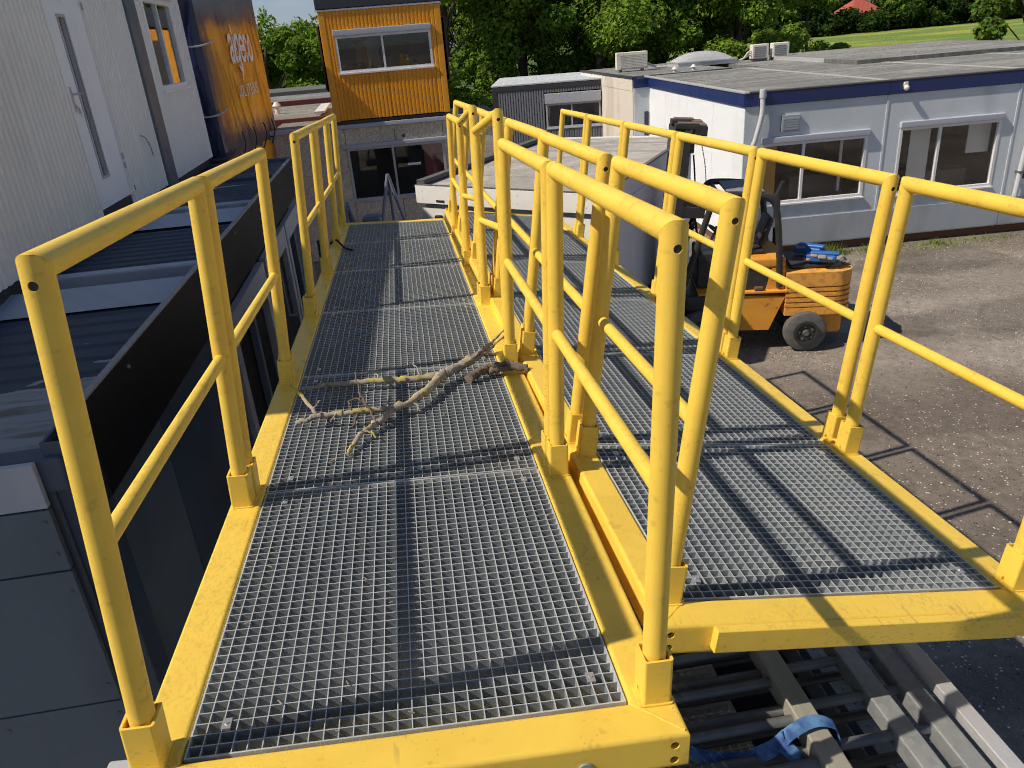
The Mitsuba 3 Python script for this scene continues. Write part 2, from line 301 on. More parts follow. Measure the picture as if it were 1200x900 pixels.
# loose stones on the yard
def rocks(n, xr, yr, smin, smax, seed, keep=None):
    r = np.random.default_rng(seed); ico = trimesh.creation.icosahedron(); V = []; F = []; C = []
    P = np.stack([r.uniform(*xr, n), r.uniform(*yr, n)], -1)
    if keep is not None: P = P[keep(P)]
    for i, (x, y) in enumerate(P):
        s = smin + (smax - smin) * r.random() ** 3; v = ico.vertices * (s * r.uniform(0.6, 1.3, 3) * [1, 1, .55]) * r.uniform(0.75, 1.2, (12, 1))
        a = r.uniform(0, 6.3); v = v @ np.array([[math.cos(a), -math.sin(a), 0], [math.sin(a), math.cos(a), 0], [0, 0, 1]])
        V.append(v + [x, y, s * 0.2 + 0.004]); F.append(ico.faces + 12 * i)
        t = r.random(); c = np.array([0.27, 0.24, 0.21]) * r.uniform(0.6, 1.25) if t < 0.8 else (np.array([0.62, 0.57, 0.50]) if t < 0.95 else np.array([0.10, 0.09, 0.08]))
        C.append(np.tile(c, (12, 1)))
    return trimesh.Trimesh(np.vstack(V), np.vstack(F), process=False), np.vstack(C)
m, c = rocks(14000, (2.2, 13.5), (0.5, 12.6), 0.005, 0.015, 3)
k = add('gravel', m, 'stone', smooth=False, color=c, kind='stuff'); tag(k, 'loose pale stones and chips scattered over the yard', 'gravel')

# ------------------------------------------------------------------ yellow platforms
def rrect(w, h, r, seg=4):
    return m3.CrossSection.square((w - 2 * r, h - 2 * r), True).offset(r, m3.JoinType.Round, 2.0, 4 * seg)
def beam_y(x, z, w, h, y0, y1, r=0.012):
    e = m3.Manifold.extrude(rrect(w, h, r), y1 - y0)         # along z
    return e.transform([[1, 0, 0, x], [0, 0, 1, y0], [0, -1, 0, z]])
def beam_x(y, z, w, h, x0, x1, r=0.012):
    e = m3.Manifold.extrude(rrect(h, w, r), x1 - x0)
    return e.transform([[0, 0, 1, x0], [0, 1, 0, y], [-1, 0, 0, z]])
def grate_mesh(w, l, a=-.030, b=-.0013, pitch=0.0333):
    ms = []
    nx = round(w / pitch); ny = round(l / pitch)
    for i in range(1, nx): x = i * w / nx; ms.append(bx(x - .0012, x + .0012, .004, l - .004, a, b))
    for j in range(1, ny): y = j * l / ny; ms.append(bx(.004, w - .004, y - .0011, y + .0011, a * 0.93 - .0004, b - .0004))
    return cat_(*ms)
def edge_mesh(w, l, depth=0.030):
    t = .004
    return cat_(bx(0, w, 0, t, -depth, 0), bx(0, w, l - t, l, -depth, 0), bx(0, t, t, l - t, -depth, 0), bx(w - t, w, t, l - t, -depth, 0))
def clip_mesh():
    return cat_(bx(-.017, .017, -.026, .026, .0005, .0030), bx(-.017, .017, -.026, -.023, -.018, .0005), bx(-.017, .017, .023, .026, -.018, .0005),
                tube((0, 0, .003), (0, 0, .0075), .0075, 8))
def socket_mesh(h=0.125):
    o = m3.Manifold.extrude(rrect(.070, .074, .008), h + .006).translate((0, 0, -.006)); i = m3.Manifold.extrude(rrect(.058, .062, .004), h).translate((0, 0, .004))
    cut = m3.Manifold.cube((.03, .02, .014)).translate((-.05, -.01, .012))
    return tm((o - i) - cut)
def weld_mesh():
    a = m3.Manifold.extrude(rrect(.080, .084, .012), .005) - m3.Manifold.extrude(rrect(.068, .072, .008), .02).translate((0, 0, -.005)); return tm(a)
def platform(name, label, M, W, joints, sockets, pars, front_extra=None, front_holes=None, bw=0.11, bh=0.10):
    t = thing(name, label, 'platform', 'steel walkway platforms'); y0, y1 = joints[0], joints[-1]
    g = .004; xl, xr = -g - bw, W + g + bw; ya, yb = y0 - g - bw, y1 + g + bw; zc = -bh / 2
    cyl = lambda x, z, y: m3.Manifold.cylinder(.06, .0105, .0105, 20).rotate((-90, 0, 0)).translate((x, y - .03, z))
    def miter(man, x, y, sx, sy):        # keep the half of a beam on its side of the corner diagonal, 1 mm short of it
        return man.trim_by_plane((sx, sy, 0), (sx * x + sy * y) + .0012)
    r2 = 1 / math.sqrt(2)
    L = beam_y(xl + bw / 2, zc, bw, bh, ya, yb); R = beam_y(xr - bw / 2, zc, bw, bh, ya, yb)
    N = beam_x(ya + bw / 2, zc, bw, bh, xl, xr); Fb = beam_x(yb - bw / 2, zc, bw, bh, xl, xr)
    L = miter(miter(L, xl, ya, -r2, r2), xl, yb, -r2, -r2); R = miter(miter(R, xr, ya, r2, r2), xr, yb, r2, -r2)
    N = miter(miter(N, xl, ya, r2, -r2), xr, ya, -r2, -r2); Fb = miter(miter(Fb, xl, yb, r2, r2), xr, yb, -r2, r2)
    for x in (xr - .035, xl + .035):
        for z in (-.032, -.074): N = N - cyl(x, z, ya)
    for nm, b in (('side_beam', L), ('side_beam', R), ('end_beam', N), ('end_beam', Fb)): add(nm, mv(tm(b), M), 'yellow_paint', t)
    add('drain_hole', mv(cat_(*[tube((x, ya + .014, z), (x, ya + .03, z), .0108, 16) for x in (xr - .035, xl + .035) for z in (-.032, -.074)]), M), 'sticker_black', t, kind='stuff')  # black plugs paint the shade inside the holes
    ws = []
    for (x, y, sx, sy) in ((xl, ya, 1, 1), (xr, ya, -1, 1), (xl, yb, 1, -1), (xr, yb, -1, -1)):
        a = np.array([x, y, 0]) + np.array([sx, sy, 0]) * .010; b = np.array([x, y, 0]) + np.array([sx, sy, 0]) * (bw - .002)
        n = 26; P = np.array([a + (b - a) * s for s in np.linspace(0, 1, n)]); P[:, 2] = -.0015
        ws.append(path_tube(P, .0042 + .0012 * np.random.default_rng(3).standard_normal(n).clip(-1, 1), 6))
    add('weld_seam', mv(cat_(*ws), M), 'yellow_paint', t, kind='stuff')
    for i, y in enumerate(joints):                                    # cross joists under every panel joint
        a, b = (y, y + .07) if i == 0 else ((y - .07, y) if i == len(joints) - 1 else (y - .055, y + .055))
        add('cross_joist', mv(bx(-g, W + g, a, b, -bh + .01, -.0365), M), 'yellow_worn', t, smooth=False)
    for k_, (a, b) in enumerate(zip(joints[:-1], joints[1:])):
        P = M.copy(); P[:3, 3] = (M @ np.array([.0, a + .005, -.004, 1]))[:3]; l = b - a - .010
        gk = add('grating_panel', mv(grate_mesh(W, l), P), 'galvanised_bar', t, smooth=False, kind='stuff')
        add('worn_edge', mv(grate_mesh(W, l, -.0012, 0), P), 'sunlit_zinc', gk, smooth=False, kind='stuff')  # thin caps that carry the sunlit bar tops as colour
        add('edge_bar', mv(edge_mesh(W, l), P), 'sunlit_zinc', gk, smooth=False)
        for (cx, cy) in ((.075, .09), (W - .065, .09), (.075, l - .075), (W - .065, l - .075)):
            Q = P.copy(); Q[:3, :3] = P[:3, :3] * .62; Q[:3, 3] = (P @ np.array([cx, cy, .0005, 1]))[:3]; add('grating_clip', mv(clip_mesh(), Q), 'zinc_clip', gk, smooth=False)
    for (x, y) in sockets:
        P = M.copy(); P[:3, 3] = (M @ np.array([x, y, 0, 1]))[:3]
        sk = add('post_socket', mv(socket_mesh(), P), 'yellow_paint', t); add('weld_bead', mv(weld_mesh(), P), 'yellow_paint', sk)
    return t

HR, RR, RM = 1.093, 0.0272, 0.0195
def rail_parts(L):
    """one section in its own frame: posts at y = 0 and y = L on z = 0, top rail at HR, corner holes facing outwards"""
    z0 = .012; d = 1 / math.sqrt(2)
    cy = m3.Manifold.cylinder
    post = cy(HR + RR - z0 + .01, RR, RR, 40).translate((0, 0, z0))
    top = cy(L + 4 * RR, RR, RR, 40).rotate((-90, 0, 0)).translate((0, -2 * RR, HR))
    a = post.trim_by_plane((0, -d, -d), -d * HR + .0003); b = post.translate((0, L, 0)).trim_by_plane((0, d, -d), -d * (HR - L) + .0003)
    top = top.trim_by_plane((0, d, d), d * HR + .0004).trim_by_plane((0, -d, d), d * (HR - L) + .0004)
    prof = m3.CrossSection.square((L + 2 * RR - .024, 3.0)).translate((-RR + .012, -3 + HR + RR - .012)).offset(.012, m3.JoinType.Round, 2.0, 32)
    rnd = m3.Manifold.extrude(prof, .2).transform([[0, 0, 1, -.1], [1, 0, 0, 0], [0, 1, 0, 0]])
    top = top ^ rnd; a = a ^ rnd; b = b ^ rnd
    hole = lambda y: cy(.034, .0086, .0086, 20).rotate((-90, 0, 0)).translate((0, y, HR - .028))
    a = a - hole(-RR - .01); b = b - hole(L + RR - .024)
    mid = cy(L - 2 * RR + .012, RM, RM, 28).rotate((-90, 0, 0)).translate((0, RR - .006, HR * .497))
    plug = [tm(cy(.004, .0088, .0088, 20).rotate((-90, 0, 0)).translate((0, y, HR - .028))) for y in (-RR + .0055, L + RR - .0095)]  # black discs set in the holes as painted shade
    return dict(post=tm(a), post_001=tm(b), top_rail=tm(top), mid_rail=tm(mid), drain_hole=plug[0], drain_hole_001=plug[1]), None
_rails = {}
def rail(label, M, x, y, L, lean=0.0, lift=0.0, group=None):
    t = thing('railing_section', label, 'railing', group)
    parts, welds = _rails.setdefault(round(L, 3), rail_parts(L))
    a = math.atan(lean); Ry = np.array([[math.cos(a), 0, math.sin(a), x], [0, 1, 0, y], [-math.sin(a), 0, math.cos(a), 0], [0, 0, 0, 1]])
    if lift:   # the near post stands proud of its socket, turned about the far foot
        b = math.asin(lift / L); c, s = math.cos(b), math.sin(b)
        Rx = np.array([[1, 0, 0, 0], [0, c, s, L - c * L], [0, -s, c, s * L], [0, 0, 0, 1.0]]); Ry = Ry @ Rx
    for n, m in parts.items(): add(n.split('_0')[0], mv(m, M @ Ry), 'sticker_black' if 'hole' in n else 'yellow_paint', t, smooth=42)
    return t

DA = .066; jA = [LA * i for i in range(6)] + [7.09]
aL = [(0.013 + LA * k, 1.125) for k in range(6)]; aR = [(0.014 + LA * k, 1.137) for k in range(6)]
for k in (1, 3, 5): aL[k] = (aL[k][0] - .004, 1.12); aR[k] = (aR[k][0] + .006, 1.12)
aL[5] = (6.06, .98); aR[5] = (6.06, .98); INW = [0, .006, 0, .006, .01, .0]
sockA = [(-DA + i, y + e * l) for e in (0, 1) for (y, l), i in zip(aL, INW)] + [(1 + DA - i, y + e * l) for e in (0, 1) for (y, l), i in zip(aR, INW)]
pA = platform('walkway_platform', 'yellow framed walkway with grey gratings and a lichen covered branch lying on it', MA, WA, jA, sockA, None)
place_w = ['nearest', 'second', 'third', 'fourth', 'fifth', 'sixth']
for k_ in (0, 1, 3, 4, 5):
    rail(['yellow railing section nearest the camera along the left edge of the walkway with the branch', 'yellow railing section second from the camera, left edge of the branch walkway, before the gap', None,
          'yellow railing section just beyond the gap, left edge of the walkway with the branch', 'yellow railing section one before the far end, left edge of the walkway with the branch',
          'farthest yellow railing section on the left edge of the walkway with the branch'][k_], MA, -DA + INW[k_], aL[k_][0], aL[k_][1], 0.0178, 0, 'railing sections of the walkway with the branch')
for k_ in (0, 1, 2, 3, 4):
    rail(['yellow railing section closest to the camera, right edge of the walkway with the branch', 'yellow railing section behind the tip of the branch, right edge of that walkway',
          'yellow railing section with raised near post, nearer of the two tilted ones', 'tilted yellow railing section with raised near post, farther of the two tilted ones',
          'upright yellow railing section beyond the two tilted ones on the walkway with the branch'][k_], MA, 1 + DA - INW[k_], aR[k_][0], aR[k_][1], -0.003, (0, 0, .135, .125, 0)[k_], 'railing sections of the walkway with the branch')
jB = [0, .9993, 2.13, 3.27, 4.40, 5.55, 6.62]; DB = .052
bsec = [(.012, .918), (1.034, 1.056), (2.178, 1.05), (3.31, 1.05), (4.44, 1.06), (5.595, 0.98)]
OB_ = [0, -.016, 0, -.012, 0, 0]
bleft = [(y, l if i else .905) for i, (y, l) in enumerate(bsec)]
sockB = [(-DB + o, y + e * l) for e in (0, 1) for (y, l), o in zip(bleft, OB_)] + [(WB + DB, y) for y, l in bsec] + [(WB + DB, y + l) for y, l in bsec]
pB = platform('walkway_platform', 'yellow framed walkway on the right with sunlit grey gratings and nothing lying on it', MB, WB, jB, sockB, None, bw=0.106)
# flat strip welded along the front of the right platform
strip = beam_x(-.1255, -.0385, .030, .073, .045, .985, .004)
add('front_strip', mv(tm(strip), MB), 'yellow_paint', pB)
for i, (y, l) in enumerate(bsec):
    rail(['yellow railing section nearest the camera along the left edge of the empty right walkway', 'second yellow railing section from the camera, left edge of the empty right walkway', 'third yellow railing section from the camera, left edge of the empty right walkway',
          'fourth yellow railing section from the camera, left edge of the empty right walkway', 'fifth yellow railing section from the camera, left edge of the empty right walkway', 'farthest yellow railing section on the left edge of the empty right walkway'][i],
         MB, -DB + OB_[i], y, l if i else .905, -0.0112, 0, 'railing sections of the empty walkway')
for i, (y, l) in enumerate(bsec):
    rail(['yellow railing section cut by the right picture edge, outer edge of the right walkway', 'yellow railing section in front of the forklift counterweight, outer edge of the right walkway', 'yellow railing section in front of the forklift mast, outer edge of the right walkway',
          'yellow railing section before the low grey roof corner, outer edge of the right walkway', 'yellow railing section in front of the beige concrete cabin, outer edge of the right walkway', 'farthest yellow railing section on the outer edge of the right walkway'][i],
         MB, WB + DB, y, l, -0.0314, 0, 'railing sections of the empty walkway')
# small fittings on the platforms
bolt = cat_(tube((0.875, -.137, -.066), (0.875, -.114, -.066), .0135, 6), tube((0.875, -.120, -.066), (0.875, -.1145, -.066), .021, 20))
add('bolt', mv(bolt, MA), 'galvanised', pA)
def hoop(M, x, y, r=.035): return mv(path_tube([(x, y + r * math.cos(a), .0 + r * 0.9 * math.sin(a)) for a in np.linspace(0, math.pi, 12)], .0055, 8), M)
for (M_, p_, x, y) in ((MA, pA, -.02, 3.52), (MA, pA, 1.02, 4.78), (MB, pB, -.03, 2.06), (MB, pB, WB + .02, .965), (MB, pB, WB + .02, 3.28)): add('lifting_eye', hoop(M_, x, y), 'yellow_paint', p_)
k = add('cable', mv(path_tube(spline([(-.12, 5.95, .01), (-.06, 5.93, .05), (.02, 5.75, .012), (.10, 5.62, .006)], 8), .009, 8), MA), 'black_panel'); tag(k, 'short black cable end hooked over the far left beam of the branch walkway', 'cable')

# ------------------------------------------------------------------ fallen branch and stick (in the frame of the left platform)
br = thing('branch', 'forked dry branch with yellow lichen lying across the grating', 'branch')
def AP(*pts): return [tuple(p) for p in pts]
def limb(pts, r0, r1, k=6, seed=1, n=8): P = spline(pts, k); rr = np.random.default_rng(seed + 50); P[1:-1] += rr.normal(0, .0022, (len(P) - 2, 3)); return mv(path_tube(P, np.linspace(r0, r1, len(P)) * 1.02 * rr.uniform(.88, 1.14, len(P)), n, 0.17, seed), MA)
add('stem', limb([(.669, 2.074, .05), (.693, 2.139, .05), (.747, 2.199, .05), (.803, 2.262, .05), (.85, 2.30, .06)], .021, .023, 6, 2, 10), 'stick_bark', br, smooth=60)
add('side_branch', limb([(.760, 2.21, .05), (.694, 2.15, .05), (.59, 2.126, .05), (.488, 2.138, .045), (.39, 2.161, .04), (.291, 2.172, .035), (.213, 2.179, .03), (.147, 2.195, .025), (.02, 2.172, .018)], .019, .010, 6, 3), 'stick_bark', br, smooth=60)
add('side_branch', limb([(.70, 2.14, .05), (.603, 1.938, .048), (.535, 1.836, .045), (.455, 1.786, .04), (.419, 1.693, .035), (.386, 1.675, .03), (.352, 1.612, .03), (.323, 1.563, .028), (.301, 1.495, .02), (.279, 1.43, .012)], .019, .007, 6, 4), 'stick_bark', br, smooth=60)
add('side_branch', limb([(.49, 1.80, .042), (.386, 1.767, .05), (.311, 1.74, .06), (.229, 1.739, .06), (.145, 1.75, .055), (.097, 1.748, .04), (.048, 1.756, .025)], .014, .010, 6, 5), 'stick_bark', br, smooth=60)
add('twig', limb([(.137, 1.761, .055), (.088, 1.87, .07), (.046, 1.941, .09), (.001, 2.021, .1)], .009, .006, 5, 6), 'stick_bark', br, smooth=60)
add('twig', limb([(.386, 1.684, .03), (.366, 1.739, .06), (.342, 1.777, .09), (.32, 1.842, .11), (.315, 1.901, .12), (.296, 2.028, .14)], .007, .003, 5, 7, 6), 'stick_brown', br, smooth=60)
add('twig', limb([(.338, 1.788, .09), (.306, 1.8, .1), (.276, 1.791, .09), (.285, 1.736, .08)], .005, .003, 5, 8, 6), 'stick_brown', br, smooth=60)
add('twig', limb([(.316, 1.721, .06), (.298, 1.67, .04), (.275, 1.658, .02)], .006, .004, 5, 9, 6), 'stick_brown', br, smooth=60)
add('split_end', cat_(limb([(.80, 2.26, .05), (.874, 2.32, .075), (.945, 2.365, .105), (1.01, 2.412, .145), (1.068, 2.432, .19)], .015, .003, 6, 10), limb([(.80, 2.25, .045), (.88, 2.305, .062), (.95, 2.35, .09), (1.02, 2.40, .128), (1.075, 2.425, .175)], .012, .0025, 6, 11),
                      limb([(.81, 2.25, .055), (.87, 2.30, .08), (.93, 2.34, .10)], .012, .002, 5, 12)), 'stick_wood', br, smooth=60)
for q_, (a_, b_) in enumerate([((.59, 2.13, .055), (.56, 2.20, .10)), ((.22, 1.74, .06), (.20, 1.69, .045)), ((.54, 1.84, .045), (.58, 1.79, .02)), ((.34, 1.60, .03), (.39, 1.55, .02)), ((.39, 2.165, .045), (.37, 2.23, .05)), ((.115, 1.79, .06), (.15, 1.83, .09)), ((.66, 2.09, .06), (.70, 2.04, .03))]):
    a_, b_ = np.array(a_), np.array(b_); add('twig', limb([a_, (a_ * .5 + b_ * .5) + [0.006, .004, .008], b_], .0055, .0025, 4, 30 + q_, 6), 'stick_bark', br, smooth=60)
st = thing('stick', 'short thick brown split stick lying half over the right beam behind the branch', 'stick')
add('bark_half', limb([(.825, 2.143, .022), (.875, 2.177, .032), (.935, 2.224, .037), (.997, 2.235, .042), (1.057, 2.235, .040), (1.125, 2.205, .034)], .021, .016, 6, 13, 9), 'stick_brown', st, smooth=60)
add('split_half', limb([(.93, 2.19, .030), (.99, 2.205, .034), (1.06, 2.205, .034), (1.13, 2.185, .028)], .015, .012, 6, 14, 9), 'stick_brown', st, smooth=60)

rd = np.random.default_rng(21); dbs = []
for i in range(70):
    x, y = rd.uniform(.03, .97), abs(rd.normal(0, 2.2)) % 6.9; s_ = rd.uniform(.004, .011); a_ = rd.uniform(0, 3.14)
    dbs.append(tube((x, y, .0015), (x + 1.6 * s_ * math.cos(a_), y + 1.6 * s_ * math.sin(a_), .003 + rd.uniform(0, .004)), s_ * .22, 5))
k = add('debris', mv(cat_(*dbs), MA), 'stick_wood', smooth=False, kind='stuff'); tag(k, 'small bits of bark and dry plant litter on the branch walkway grating', 'litter')

# ------------------------------------------------------------------ generic building pieces (local frame: x along the front, front faces -y, z up)
def wall_xz(w, z0, z1, holes=(), t=0.06, x0=0.0):
    p = sbox(x0, z0, x0 + w, z1)
    for (a, b, c, d) in holes: p = p.difference(sbox(a, c, b, d))
    return cat_(*[prism_xz(g, 0, t) for g in (p.geoms if hasattr(p, 'geoms') else [p])])
def window(parent, M, x0, x1, z0, z1, frame='white_frame', fw=0.05, mull=(), depth=0.05, room=1.4, shutter=0.0, shutter_mat='shutter_grey', sill=True, setback=0.03, extras=(), roommat='dark_room', name='window'):
    w = add(name, mv(cat_(bx(x0, x1, -.012, depth, z0, z0 + fw), bx(x0, x1, -.012, depth, z1 - fw, z1), bx(x0, x0 + fw, -.012, depth, z0 + fw, z1 - fw), bx(x1 - fw, x1, -.012, depth, z0 + fw, z1 - fw)), M), frame, parent, smooth=False)
    edges = [x0 + fw] + [c for m_ in mull for c in (m_ - fw * .45, m_ + fw * .45)] + [x1 - fw]
    for m_ in mull: add('mullion', mv(bx(m_ - fw * .45, m_ + fw * .45, -.006, depth, z0 + fw, z1 - fw), M), frame, w, smooth=False)
    for a, b in zip(edges[::2], edges[1::2]):
        add('pane', mv(trimesh.Trimesh([[a, setback, z0 + fw], [b, setback, z0 + fw], [b, setback, z1 - fw], [a, setback, z1 - fw]], [[0, 1, 2], [0, 2, 3]], process=False), M), 'glass', w, smooth=False)
    d0 = depth + .04
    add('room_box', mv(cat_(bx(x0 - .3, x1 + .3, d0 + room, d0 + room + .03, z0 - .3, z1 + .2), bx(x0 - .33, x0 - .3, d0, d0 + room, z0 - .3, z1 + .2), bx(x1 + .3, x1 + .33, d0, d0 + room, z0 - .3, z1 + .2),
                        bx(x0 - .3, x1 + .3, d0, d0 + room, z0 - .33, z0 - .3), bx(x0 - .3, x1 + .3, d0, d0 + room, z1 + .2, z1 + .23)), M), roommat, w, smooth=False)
    if shutter: add('shutter_box', mv(rbx(x0 - .02, x1 + .02, -.07, .02, z1, z1 + shutter, .012), M), shutter_mat, w)
    if sill: add('sill', mv(bx(x0 - .02, x1 + .02, -.05, .0, z0 - .03, z0 - .001), M), frame, w, smooth=False)
    for (nm, mesh, m_) in extras: add(nm, mv(mesh, M), m_, w, smooth=False)
    return w

# ------------------------------------------------------------------ white and blue office building on the right
MO = place(6.99, 12.90, 0, -3.3)
ob = thing('office_building', 'flat roofed white and pale blue office cabins with a navy band under the roof edge', 'building')
W1, W2 = (.37, 2.42, 1.02, 2.17), (3.04, 5.05, .98, 2.24)
xs_ = [0.0, 2.735, 5.315, 7.95, 10.6]
for i, (a, b) in enumerate(zip(xs_[:-1], xs_[1:])):
    hs = [W1] if i == 0 else [W2] if i == 1 else [(a + .3, b - .4, 1.0, 2.2)]
    add('wall_panel', mv(wall_xz(b - a - .018, .17, 2.855, hs, .06, a + .009), MO), 'office_pale_blue', ob, smooth=False)
    z = .72
    low = prism_xz([(a + .012, .20), (b - .012, .20), (b - .012, z), (a + .012, z)], -.028, -.002)
    add('skirting_panel', mv(low, MO), 'plinth_grey', ob, smooth=False)
    add('cover_strip', mv(bx(b - .02, b + .02, -.012, .03, .2, 2.85), MO), 'office_pale_blue', ob, smooth=False)
    fb = rbx(a + .002, b - .002, -.035, .05, 2.86, 3.085, .006); add('band_panel', mv(fb, MO), 'navy_band', ob)
add('backing', mv(bx(.01, 10.58, .055, .075, .2, .95), MO), 'dark_trim', ob, smooth=False)
add('foot_beam', mv(bx(.05, 10.55, .08, 7.3, .0, .17), MO), 'rust', ob, smooth=False)
side = [0, 1.95, 3.75, 5.55, 7.32]
MS = MO @ place(0, 7.32, 0, -90)          # left end wall: local x runs towards the camera, faces -x of the building
for a, b in zip(side[:-1], side[1:]):
    add('end_wall_panel', mv(wall_xz(b - a - .012, .17, 2.855, (), .06, a + .006), MS), 'office_white', ob, smooth=False)
add('band_panel', mv(rbx(0, 7.35, -.035, .05, 2.86, 3.085, .006), MS), 'navy_band', ob)
add('roof_edge', mv(rbx(-.02, 7.38, -.05, .06, 3.088, 3.125, .008), MS), 'aluminium', ob)
add('roof_edge', mv(rbx(0.07, 10.6, -.045, .06, 3.088, 3.122, .008), MO), 'roof_felt_dark', ob)
rf = add('roof', mv(cat_(bx(.07, 10.6, .065, 7.32, 2.95, 3.105), bx(3.2, 10.6, 7.325, 11.2, 2.95, 3.105)), MO), 'roof_felt', ob, smooth=False)
for x in xs_[1:-1]: add('roof_seam', mv(bx(x - .09, x + .09, .07, 7.3, 3.1055, 3.112), MO), 'roof_felt_seam', rf, smooth=False)
for y in (3.6, 7.0): add('roof_seam', mv(bx(.1, 5.0, y, y + .10, 3.1055, 3.110), MO), 'roof_felt_seam', rf, smooth=False)
ur = add('upper_roof', mv(bx(4.6, 10.6, 4.9, 11.1, 3.11, 3.20), MO), 'roof_felt', ob, smooth=False)
add('edge_trim', mv(bx(4.58, 4.60, 6.6, 11.1, 3.11, 3.215), MO), 'aluminium', ur, smooth=False)
window(ob, MO, *W1, fw=.055, mull=(1.18,), shutter=.11, room=2.2, extras=[('curtain', bx(.45, .80, .35, .38, .9, 2.2), 'curtain_yellow'), ('curtain', bx(2.05, 2.10, .3, .33, 1.1, 2.1), 'room_wall'), ('counter', bx(1.3, 2.4, .8, 1.3, .8, 1.35), 'brown_steel')])
window(ob, MO, *W2, fw=.055, mull=(3.85,), shutter=.11, room=2.2, extras=[('curtain', bx(3.12, 3.25, .3, .33, 1.0, 2.2), 'brown_steel'), ('reflection_panel', bx(3.36, 3.76, .16, .17, 1.15, 2.25), 'room_wall'), ('reflection_board', bx(4.55, 5.0, .20, .22, 1.62, 2.2), 'room_wall'), ('table', bx(3.9, 4.9, .6, 1.2, .8, 1.25), 'brown_steel')])  # two pale panels added behind the glass for its bright reflections
window(ob, MO, 5.615, 7.55, 1.0, 2.2, fw=.055, mull=(6.6,), shutter=.11, room=1.5)
add('ventilation_grille', mv(cat_(rbx(.70, 1.05, -.05, -.002, 2.36, 2.66, .008), *[bx(.72, 1.03, -.058, -.05, 2.40 + .045 * i, 2.425 + .045 * i) for i in range(5)]), MO), 'plinth_grey', ob)
dp = thing('downpipe', 'pale slanted rain pipe at the corner of the office building', 'pipe')
add('pipe', mv(cat_(path_tube(spline([(.30, -.07, 3.02), (.29, -.09, 2.7), (.20, -.09, 2.3), (.12, -.09, 1.9), (.12, -.09, .2)], 5), .045, 14), tube((.30, -.07, 3.0), (.30, -.07, 3.15), .06, 14)), MO), 'pipe_grey', dp)
for z in (.8, 1.75): add('bracket', mv(bx(.07, .17, -.14, -.001, z, z + .04), MO), 'galvanised_dull', dp, smooth=False)
dp = thing('downpipe', 'white rain pipe on the office wall at the right picture edge', 'pipe')
add('pipe', mv(path_tube(spline([(5.62, -.07, 2.75), (5.62, -.09, 2.3), (5.56, -.09, 1.4), (5.53, -.09, .75)], 5), .05, 14), MO), 'pipe_grey', dp)
add('bracket', mv(bx(5.5, 5.6, -.15, -.001, 1.2, 1.24), MO), 'galvanised_dull', dp, smooth=False)
lm = thing('wall_lamp', 'small pale lamp under the navy roof edge at the office panel joint', 'lamp')
add('bracket', mv(rbx(2.97, 3.05, -.07, -.036, 2.98, 3.06, .008), MO), 'plastic_pale', lm); add('bulb', mv(mv(trimesh.creation.icosphere(2, .05), place(3.01, -.09, 2.96)), MO), 'plastic_pale', lm)
# things on the roof
ac = thing('air_conditioner', 'white box shaped air conditioner on the roof of the beige cabin', 'air conditioner')
MC = place(7.30, 22.7, 3.145, -8)
add('casing', mv(rbx(0, .92, 0, .36, .05, .52, .015), MC), 'plastic_pale', ac)
for i in range(9): add('grille_slat', mv(bx(.10, .90, -.012, -.001, .10 + .042 * i, .122 + .042 * i), MC), 'plastic_pale', ac, smooth=False)
for x in (.1, .75): add('foot', mv(bx(x, x + .06, .02, .34, 0, .05), MC), 'galvanised_dull', ac, smooth=False)
add('hose', mv(path_tube(spline([(.92, .2, .2), (1.05, .15, .12), (1.25, .1, .05), (1.5, .15, .04)], 6), .03, 8), MC), 'plastic_pale', ac)
sk = thing('roof_light', 'pale plastic dome roof light in front of the dark trees', 'skylight')
a_ = np.linspace(0, 1, 13); nn = 22; Vd = []
for i in range(nn + 1):
    for j in range(nn + 1):
        u, v = i / nn * 2 - 1, j / nn * 2 - 1; Vd.append((u * .86, v * .6, .13 + .25 * max(0, (1 - abs(u) ** 2.4)) ** .75 * max(0, 1 - abs(v) ** 2.4) ** .75))
Fd = [[i * (nn + 1) + j, (i + 1) * (nn + 1) + j, (i + 1) * (nn + 1) + j + 1] for i in range(nn) for j in range(nn)] + [[i * (nn + 1) + j, (i + 1) * (nn + 1) + j + 1, i * (nn + 1) + j + 1] for i in range(nn) for j in range(nn)]
MD = place(10.15, 23.3, 3.125, -4)
add('dome', mv(trimesh.Trimesh(Vd, Fd, process=False), MD), 'dome_plastic', sk, smooth=True)
add('curb', mv(cat_(bx(-.9, .9, -.64, .64, 0, .10), bx(-.92, .92, -.66, .66, .10, .128)), MD), 'aluminium', sk, smooth=False)
un = thing('condenser_unit', 'white outdoor cooling units with pipes beside the dome roof light', 'air conditioner')
MU = place(11.15, 22.6, 3.12, -6)
for i in range(2):
    x = .32 + i * .62
    add('casing', mv(rbx(x, x + .5, 0, .3, .06, .46, .02), MU), 'plastic_pale', un)
    for j in range(6): add('grille_slat', mv(bx(x + .05, x + .40, -.012, -.001, .12 + .05 * j, .145 + .05 * j), MU), 'grille_grey', un, smooth=False)
    add('foot', mv(bx(x + .03, x + .47, .02, .28, 0, .06), MU), 'galvanised_dull', un, smooth=False)
for j in range(3): add('hose', mv(path_tube(spline([(.33, .1, .3 - .07 * j), (.2, .05, .26 - .05 * j), (.05, 0, .10), (-.12 - .06 * j, .02, .035)], 6), .022, 8), MU), 'plastic_pale', un)
